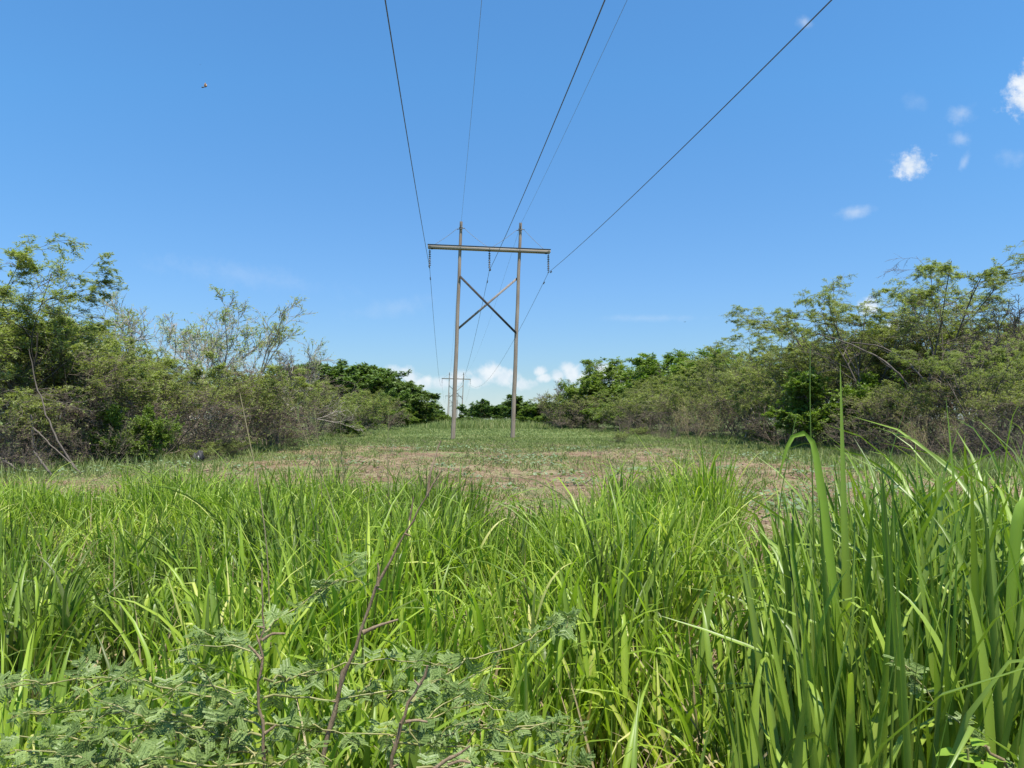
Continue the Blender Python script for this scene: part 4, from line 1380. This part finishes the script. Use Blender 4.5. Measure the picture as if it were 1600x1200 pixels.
q = at
dA = 1.72
baseA = (q(405, dA)[0] - .02, dA + .02, 0)
shrub("thorny_shrub", "grey-green leafed thorny shrub with an upright brown stem and long sprays reaching to the left", baseA,
      [([baseA, q(415, dA, 1230), q(410, dA, 1130), q(402, dA, 1080), q(412, dA, 1020), q(410, dA, 975), q(412, dA, 925), q(409, dA, 880)], .0088, .0012)],
      [([q(412, dA, 1120), q(330, dA + .02, 1090), q(240, dA - .03, 1065), q(150, dA - .05, 1060), q(40, dA - .02, 1068), q(-20, dA, 1080)], 4),
       ([q(412, dA, 1180), q(340, dA - .05, 1175), q(290, dA - .1, 1165), q(200, dA - .15, 1110), q(120, dA - .1, 1075)], 4),
       ([q(412, dA, 1140), q(370, dA - .08, 1110), q(320, dA - .1, 1060), q(290, dA - .1, 1010)], 3),
       ([q(410, dA, 990), q(440, dA + .05, 965), q(480, dA + .05, 930), q(530, dA + .1, 905)], 2),
       ([q(412, dA, 1060), q(460, dA - .02, 1060), q(540, dA - .02, 1035), q(620, dA, 1030), q(700, dA + .05, 1040)], 2),
       ([q(412, dA, 1090), q(480, dA - .06, 1092), q(560, dA - .06, 1088), q(640, dA - .02, 1075), q(690, dA, 1060)], 2),
       ([q(415, dA, 1130), q(470, dA - .06, 1140), q(550, dA - .08, 1148), q(630, dA - .05, 1152)], 3),
       ([q(412, dA, 1190), q(350, dA - .2, 1200), q(280, dA - .22, 1190), q(230, dA - .2, 1180)], 4),
       ([q(412, dA, 1200), q(450, dA - .2, 1190), q(480, dA - .2, 1170), q(500, dA - .2, 1160)], 3),
       ([q(200, dA, 1190), q(120, dA - .05, 1180), q(60, dA, 1170), q(0, dA, 1180)], 3),
       ([q(410, dA, 1030), q(380, dA + .03, 1010), q(350, dA + .05, 985)], 2),
       ([q(300, dA, 1120), q(200, dA - .02, 1105), q(110, dA - .04, 1110), q(20, dA - .05, 1120)], 3),
       ([q(260, dA - .1, 1200), q(180, dA - .15, 1165), q(100, dA - .15, 1150), q(30, dA - .15, 1150)], 3),
       ([q(150, dA - .1, 1200), q(90, dA - .15, 1195), q(20, dA - .15, 1200)], 3),
       ([q(412, dA, 1150), q(330, dA - .1, 1140), q(260, dA - .12, 1135), q(180, dA - .12, 1140)], 4)], 21,
      twigs=[([q(410, dA, 1000), q(425, dA, 990), q(446, dA, 990)], .004, .002), ([q(408, dA, 1030), q(398, dA, 1018), q(388, dA, 1008)], .004, .0015),
             ([q(415, dA, 1145), q(425, dA, 1138), q(432, dA, 1132)], .004, .002)])
dB = 1.8
baseB = (q(470, dB)[0], dB, 0)
shrub("thorny_shrub", "long bare brown thorny stem leaning across the grass, its pale dry tip at the horizon", baseB,
      [([baseB, q(498, dB, 1230), q(512, dB, 1150), q(525, dB, 1095), q(540, dB, 1050), q(548, dB, 1015), q(566, dB, 985), q(572, dB, 960), q(590, dB, 915), q(610, dB, 875), q(626, dB, 845), q(634, dB, 822), q(650, dB, 800), q(668, dB, 775), q(690, dB, 735)], .0105, .0014)],
      [], 22, twigs=[([q(568, dB, 988), q(590, dB, 978), q(622, dB, 968)], .005, .002), ([q(590, dB, 915), q(592, dB, 895), q(590, dB, 880)], .004, .0015),
                     ([q(668, dB, 775), q(672, dB, 740), q(684, dB + .02, 700), q(689, dB + .02, 688)], .0035, .0015), ([q(640, dB, 813), q(644, dB, 790), q(646, dB, 776)], .003, .001)])
dC = 1.75
baseC = (q(600, dC)[0], dC, 0)
shrub("thorny_shrub", "grey-green leafed thorny shrub with a short dark forked stem at the bottom of the view", baseC,
      [([baseC, q(606, dC, 1230), q(615, dC, 1175), q(622, dC, 1140), q(634, dC, 1115), q(650, dC, 1080), q(668, dC, 1040)], .009, .003)],
      [([q(622, dC, 1140), q(700, dC - .05, 1150), q(760, dC - .05, 1138), q(830, dC, 1140)], 4),
       ([q(620, dC, 1160), q(690, dC - .1, 1165), q(760, dC - .12, 1170), q(850, dC - .1, 1180), q(890, dC - .1, 1195)], 4),
       ([q(640, dC, 1100), q(690, dC, 1080), q(730, dC, 1060), q(770, dC + .05, 1040)], 3),
       ([q(640, dC, 1100), q(680, dC + .05, 1055), q(730, dC + .1, 1030), q(800, dC + .15, 1012), q(850, dC + .2, 985), q(900, dC + .3, 960)], 2),
       ([q(630, dC, 1130), q(680, dC - .08, 1120), q(720, dC - .1, 1095)], 3),
       ([q(650, dC - .1, 1200), q(720, dC - .2, 1195), q(780, dC - .2, 1200)], 3)], 23,
      twigs=[([q(634, dC, 1128), q(650, dC, 1125), q(668, dC, 1128)], .004, .002), ([q(668, dC - .1, 1210), q(700, dC - .1, 1185), q(715, dC - .1, 1180), q(735, dC - .1, 1165)], .005, .002),
             ([q(700, dC - .1, 1195), q(720, dC - .1, 1188), q(735, dC - .1, 1192)], .004, .002)])
dD = 1.6
baseD = (q(1590, dD)[0], dD, 0)
shrub("thorny_shrub", "single grey-green leafed spray climbing through the tall grass at the bottom right", baseD,
      [([baseD, q(1600, dD, 1260), q(1580, dD, 1205), q(1540, dD, 1165)], .005, .003)],
      [([q(1545, dD, 1168), q(1520, dD - .02, 1150), q(1490, dD - .03, 1125), q(1460, dD - .02, 1090), q(1430, dD, 1065), q(1412, dD, 1035)], 1),
       ([q(1590, dD, 1210), q(1575, dD, 1195), q(1560, dD, 1185)], 1)], 24)


# bright broad-leaved seedling at the lower right
def seedling(px_, py_, d_, label, seed, kk=6, sz=.045):
    rng = np.random.default_rng(seed)
    c = q(px_, d_, py_)
    r = empty("broadleaf_seedling", (c[0], c[1], 0))
    tag(r, label, "plant", "broad-leaved seedlings")
    P = smooth_path([(0.02, .02, 0), (.01, 0, c[2] * .5), (0, 0, c[2])], 10)
    MB().add(*tubes(P, .0025, 6)).build("stem", M_GREENSTEM, r, True)
    m = MB()
    for k in range(kk):
        a = k * 2.4 + rng.uniform(0, .5)
        el = rng.uniform(-.1, .35)
        dv_ = np.array([math.cos(a) * math.cos(el), math.sin(a) * math.cos(el), math.sin(el)])
        sv = np.array([-math.sin(a), math.cos(a), 0])
        nv = np.cross(dv_, sv)
        b0 = P[-1] - np.array([0, 0, .012 * k]) + dv_ * .012
        L = sz * rng.uniform(.75, 1.25)
        prof = [0, .55, .95, 1.0, .82, .5, 0.04]
        V = []
        for j, wv in enumerate(prof):
            t_ = j / 6
            cc = b0 + dv_ * L * t_ - nv * L * .25 * t_ ** 2
            saw = 1 + .08 * (-1) ** j
            V += [cc + sv * L * .42 * wv * saw + nv * L * .1 * wv, cc, cc - sv * L * .42 * wv * saw + nv * L * .1 * wv]
        idx = np.arange(21).reshape(7, 3)
        Q = np.stack([idx[:-1, :-1], idx[:-1, 1:], idx[1:, 1:], idx[1:, :-1]], -1).reshape(-1, 4)
        m.add(np.array(V), Q)
    m.build("foliage", M_LIME, r, True)


seedling(1512, 1170, 1.62, "bright lime broad-leaved seedling below the spray at the bottom right", 1, 6, .05)
seedling(1535, 1188, 1.6, "lime seedling at the very bottom right corner beside the first one", 2, 5, .045)


# ------------------------------------------------------------------ tall grass stalks standing out
def stalk(path, label, r0=.003, plume=0.0, seed=0, name="grass_stalk", mat=None, pm=None):
    rng = np.random.default_rng(seed)
    b = np.array(path[0])
    r = empty(name, tuple(b))
    tag(r, label, "grass stalk", "grass stalks standing above the grass")
    P = smooth_path([np.array(p) - b for p in path], 24)
    MB().add(*tubes(P, np.linspace(r0, r0 * .35, 24), 6)).build("culm", mat or M_DRYGRASS, r, True)
    if plume:
        m = MB()
        k = 26
        i = rng.integers(14, 23, k)
        L = plume * rng.uniform(.4, 1, k)
        d = nrm(P[i + 1 - 1] - P[i - 1])
        a = rng.normal(0, 1, (k, 3))
        D = nrm(d * 1.1 + nrm(a) * .75)
        C = curves(rng, P[i], D, L, 6, .06, -.05, 0, 10)
        m.add(*tubes(C, np.linspace(r0 * .3, r0 * .12, 6)[None] * np.ones((k, 1)), 3, cap=False))
        j = np.repeat(np.arange(k), 12)
        f = rng.uniform(1, 4.9, len(j))
        ii = f.astype(int)
        q_ = C[j, ii] + (C[j, np.minimum(ii + 1, 5)] - C[j, ii]) * (f - ii)[:, None]
        m.add(*leaf_quads(q_, rng.normal(0, 1, (len(j), 3)) - np.array([0, 0, .3]), rng.normal(0, 1, (len(j), 3)), np.full(len(j), r0 * 2.6), np.full(len(j), r0 * 1.1)))
        m.build("seed_head", pm or M_DRYGRASS, r)
    return r


def g0(px_, d_):
    p = at(px_, d_)
    return np.array([p[0], p[1], 0.0])


stalk([g0(440, 3.2), q(418, 3.2, 860), q(405, 3.2, 760), q(390, 3.2, 690), q(375, 3.2, 615)], "pale straw stalk leaning left in front of the left thicket", .0048, 0, 1)
stalk([g0(560, 5), q(520, 5, 790), q(490, 5, 710), q(470, 5, 670), q(455, 5, 625)], "straw stalk with a loose plume leaning left before the clearing", .0042, .22, 2, pm=M_SHORT)
for k, (a, b_, t_, dd, lab) in enumerate(((505, 770, 640, 6.5, "green plumed stalk right of the leaning straw stalk"), (540, 780, 655, 7.0, "green plumed stalk left of the bare thorny stem's tip"), (610, 780, 650, 7.5, "slender dark stalk with a plume near the left pole"),
                                          (1095, 730, 645, 9.5, "pale plumed stalk before the wispy dry bush"), (1062, 735, 655, 9.8, "slender plumed stalk left of the pale plumed one by the wispy bush"), (1125, 740, 650, 9.2, "slender plumed stalk right of the pale plumed one by the wispy bush"), (660, 770, 690, 8.0, "short plumed stalk close behind the bare thorny stem's tip"))):
    stalk([g0(a, dd), q(a - 2, dd, b_), q(a - 6, dd, (b_ + t_) / 2), q(a - 14 + 6 * (k % 3), dd, t_)], lab, .0045, .28, 10 + k, pm=M_SHORT)
stalk([g0(1268, 2.6), q(1270, 2.6, 760), q(1265, 2.6, 640), q(1266, 2.6, 540)], "thin upright green stalk rising highest in front of the right thicket", .0045, 0, 30, mat=M_GRASS_TALL)
stalk([g0(1205, 3.0), q(1215, 3.0, 800), q(1230, 3, 720), q(1244, 3.0, 650)], "thin dark stalk leaning right at the left side of the tall grass", .004, 0, 31, mat=M_GRASS_TALL)


# ---- a few big single blades that stand out of the tall stand
def big_blade(base_px, d_, L, az, tilt, curl, kink, width, label, tone=.5, seed=0):
    rng = np.random.default_rng(seed)
    b = g0(base_px, d_)
    V, Q, tv = blades(rng, np.array([[0, 0, 0.]]), np.array([L]), np.array([az]), np.array([tilt]), np.array([curl]), np.array([width]), 48, 2.0,
                      (np.array([kink[0]]), np.array([kink[1]])), .2, np.array([1.15 if abs(math.cos(az)) > .5 else .2]), np.array([tone]), 90, .22 if kink[1] else .55)
    m = mesh("grass_shoot", V, [Q], M_GRASS_TALL, True, {'tone': tv})
    o = obj("grass_shoot", m, None, tuple(b))
    tag(o, label, "grass shoot", "single broad blades standing out of the tall grass")


big_blade(1328, 2.25, 1.70, PI, .05, .10, (.89, 2.75), .027, "broad blade folded over at its top at the left side of the tall grass", .75, 1)
big_blade(1325, 2.5, 1.74, PI / 2, .03, .0, (.9, 0), .034, "broad straight blade pointing up above the right thicket's foot", .5, 2)
big_blade(1340, 2.7, 1.62, 0.0, .02, .28, (.9, 0), .022, "slanting blade right of the tallest straight blade", .6, 3)
big_blade(1305, 2.3, 1.36, PI, .10, .06, (.9, 0), .036, "dark blade leaning far left at the left side of the tall grass", .3, 4)
big_blade(1490, 2.4, 1.62, PI / 2, .03, .0, (.9, 0), .030, "straight blade rising in the middle of the tall grass", .45, 5)
big_blade(1570, 2.0, 1.62, 0.4, .04, .1, (.82, 2.2), .036, "broad blade bent over near the right edge", .6, 6)
big_blade(1590, 2.2, 1.6, -PI / 2, .02, .05, (.9, 0), .032, "straight broad blade at the right edge of the view", .5, 7)


# ------------------------------------------------------------------ fallen and dead branches
def branch(pts, r0, r1, label, seed, mat=M_BARK, forks=0, name="dead_branch"):
    rng = np.random.default_rng(seed)
    b = np.array(pts[0])
    P = smooth_path([np.array(p) - b for p in pts], 20)
    P[1:-1] += rng.normal(0, .012, (18, 3))
    m = MB().add(*tubes(P, np.linspace(r0, r1, 20), 7))
    if forks:
        par, t_, S, D = kids(rng, P[None], np.array([1.0]), forks, .25, .6, .2)
        L = rng.uniform(.3, 1.0, forks)
        m.add(*tubes(curves(rng, S, D, L, 6, .12, .0, 0, 10), np.linspace(r1 * .9, r1 * .3, 6)[None] * np.ones((forks, 1)), 5))
    o = m.build(name, mat, None, True, tuple(b))
    tag(o, label, "branch", "dead branches")


branch([q(122, 21.5, 738), q(90, 21.5, 690), q(70, 21.7, 640), q(56, 22, 600), q(45, 22, 545)], .03, .012, "long thin pale trunk leaning left in the left thicket", 1)
branch([q(82, 20, 744), q(66, 20, 724), q(52, 20, 704)], .036, .02, "short broken pale branch on the ground below the leaning trunk", 2)
branch([q(0, 20.5, 716), q(16, 20.5, 726), q(34, 20.5, 738)], .034, .02, "pale fallen branch at the very left edge", 3)
branch([q(52, 22.5, 700), q(50, 22.5, 665), q(48, 22.5, 648)], .045, .03, "upright broken snag left of the leaning trunk", 4)
branch([q(52, 22, 668), q(85, 21.5, 700), q(110, 21, 722), q(132, 20.5, 745)], .022, .012, "thin pale pole lying slanted behind the short broken branch", 5)
branch([q(1450, 34, 650), q(1420, 34, 600), q(1395, 34, 575), q(1378, 35, 560), q(1310, 36, 530), q(1275, 37, 522)], .055, .02, "long pale dead limb arching left below the umbrella acacia", 6, M_BARK, 5)
branch([q(1472, 33, 625), q(1440, 33, 590), q(1415, 34, 560), q(1375, 35, 540), q(1330, 36, 535)], .045, .02, "second pale dead limb just above the arching one", 7, M_BARK, 4)
branch([q(1262, 44, 690), q(1250, 44, 640), q(1225, 44, 610), q(1205, 44, 590)], .06, .02, "bare forked stem standing before the right scrub", 8, M_BARK_PALE, 6)
branch([q(1165, 50, 683), q(1170, 50, 660), q(1180, 50, 650), q(1172, 50, 636)], .06, .03, "short crooked white stem at the clearing's right edge", 9, M_BARK_PALE, 3)
branch([q(982, 80, 678), q(984, 80, 664), q(990, 80, 648)], .11, .04, "dark forked stem at the far right edge of the clearing", 10, M_CAP, 5)

# black bundle by the left thicket
rng = np.random.default_rng(8)
M_BLACK = plain_mat("black_plastic", (.012, .012, .014), (.035, .033, .035), .7, 0, 5)
M_PALE = plain_mat("pale_scrap", (.3, .29, .28), (.42, .4, .38), .7)
c = at(310, 27)
r = empty("black_bundle", (c[0], c[1], float(gz(c[0], c[1]))))
r.scale = (.62, .62, .75)
tag(r, "crumpled black bundle with a pale patch lying before the left thicket", "bundle")


def lump(cx, cy, cz, rx, ry, rz, seed):
    g_ = np.random.default_rng(seed)
    n1, n2 = 18, 12
    u, v = np.meshgrid(np.linspace(0, 2 * PI, n1, endpoint=False), np.linspace(.02, PI - .02, n2))
    X = np.stack([np.sin(v) * np.cos(u), np.sin(v) * np.sin(u), np.cos(v)], -1)
    dsp = 1 + .14 * np.sin(3 * u + seed) * np.sin(2 * v) + .1 * np.sin(5 * u - v * 4) + g_.normal(0, .16, u.shape)
    V = X * dsp[..., None] * np.array([rx, ry, rz]) + np.array([cx, cy, cz])
    V[..., 2] = np.maximum(V[..., 2], -.02)
    idx = np.arange(n1 * n2).reshape(n2, n1)
    Q = np.stack([idx[:-1], np.roll(idx[:-1], -1, 1), np.roll(idx[1:], -1, 1), idx[1:]], -1).reshape(-1, 4)
    return V.reshape(-1, 3), Q, idx[[0, -1]]


MB().add(*lump(-.1, 0, .18, .22, .18, .24, 1)).add(*lump(.14, .02, .24, .2, .18, .3, 2)).add(*lump(-.35, -.02, .06, .14, .1, .1, 3)).build("bundle_body", M_BLACK, r)
MB().add(*lump(.13, -.17, .26, .04, .03, .07, 5)).build("pale_patch", M_PALE, r)


# ------------------------------------------------------------------ creatures in the air
M_BODY = plain_mat("insect_body", (.02, .02, .025), (.05, .04, .04), .4)
M_WING = plain_mat("insect_wing", (.42, .20, .07), (.6, .36, .16), .4)
c = q(319, 4.0, 136)
r = empty("flying_insect", tuple(c), .1)
tag(r, "tiny dark insect with raised orange wings flying in the open sky on the left", "insect")
P = np.array([[-.014, 0, -.001], [-.010, 0, -.002], [-.004, 0, -.0015], [0, 0, 0], [.004, 0, .001], [.010, 0, .003], [.016, 0, .006]])
MB().add(*tubes(P, np.array([.0012, .0032, .0028, .0016, .003, .003, .001]), 8)).build("body", M_BODY, r, True)
for sg in (-1, 1):
    for k, (ln, an) in enumerate(((.017, .5), (.012, .15))):
        a = np.array([.001 + .003 * k, sg * .002, .003])
        tip = a + np.array([.006 + an * .006, sg * .008, ln])
        s = np.linspace(0, 1, 7)
        wv = np.sin(s * PI) ** .7 * .0035 + .0003
        cen = a + (tip - a) * s[:, None]
        V = np.stack([cen - np.array([1, 0, 0]) * wv[:, None], cen + np.array([1, 0, 0]) * wv[:, None], cen + np.array([1, sg * .03, 0]) * wv[:, None] + np.array([0, sg * .0002, 0]), cen - np.array([1, sg * .03, 0]) * wv[:, None] + np.array([0, sg * .0002, 0])], 1)
        idx = np.arange(28).reshape(7, 4)
        Q = np.stack([idx[:-1], np.roll(idx[:-1], -1, 1), np.roll(idx[1:], -1, 1), idx[1:]], -1).reshape(-1, 4)
        MB().add(V.reshape(-1, 3), Q).build("wing", M_WING, r)


def bird(px_, py_, d_, s, label, rz):
    r = empty("flying_bird", tuple(q(px_, d_, py_)), rz)
    P = np.array([[-.16, 0, 0], [-.12, 0, .005], [-.04, 0, 0], [.05, 0, 0], [.12, 0, .01], [.16, 0, .015], [.2, 0, .012]]) * s
    MB().add(*tubes(P, np.array([.005, .03, .045, .045, .028, .03, .004]) * s, 8)).build("body", M_BODY, r, True)
    for sg in (-1, 1):
        pts = np.array([[0.04, .03, .02], [.06, .16, .07], [.02, .3, .06], [-.06, .38, .04]]) * np.array([1, sg, 1]) * s
        ch = np.array([.06, .055, .04, .006]) * s
        V = np.stack([pts + np.array([1, 0, 0]) * ch[:, None], pts + np.array([0, 0, .008 * s]), pts - np.array([1, 0, 0]) * ch[:, None], pts - np.array([0, 0, .004 * s])], 1)
        idx = np.arange(16).reshape(4, 4)
        Q = np.stack([idx[:-1], np.roll(idx[:-1], -1, 1), np.roll(idx[1:], -1, 1), idx[1:]], -1).reshape(-1, 4)
        MB().add(V.reshape(-1, 3), Q, idx[[0, -1]]).build("wing", M_BODY, r)
    tag(r, label, "bird", "birds in the distance")


bird(1070, 503, 110, .75, "tiny dark bird flying above the right-hand canopy", .6)
bird(313, 101, 160, .5, "speck of a bird high above the orange-winged insect", 1.2)
for k in list(PROTO):
    if k not in used:
        raise RuntimeError(k)
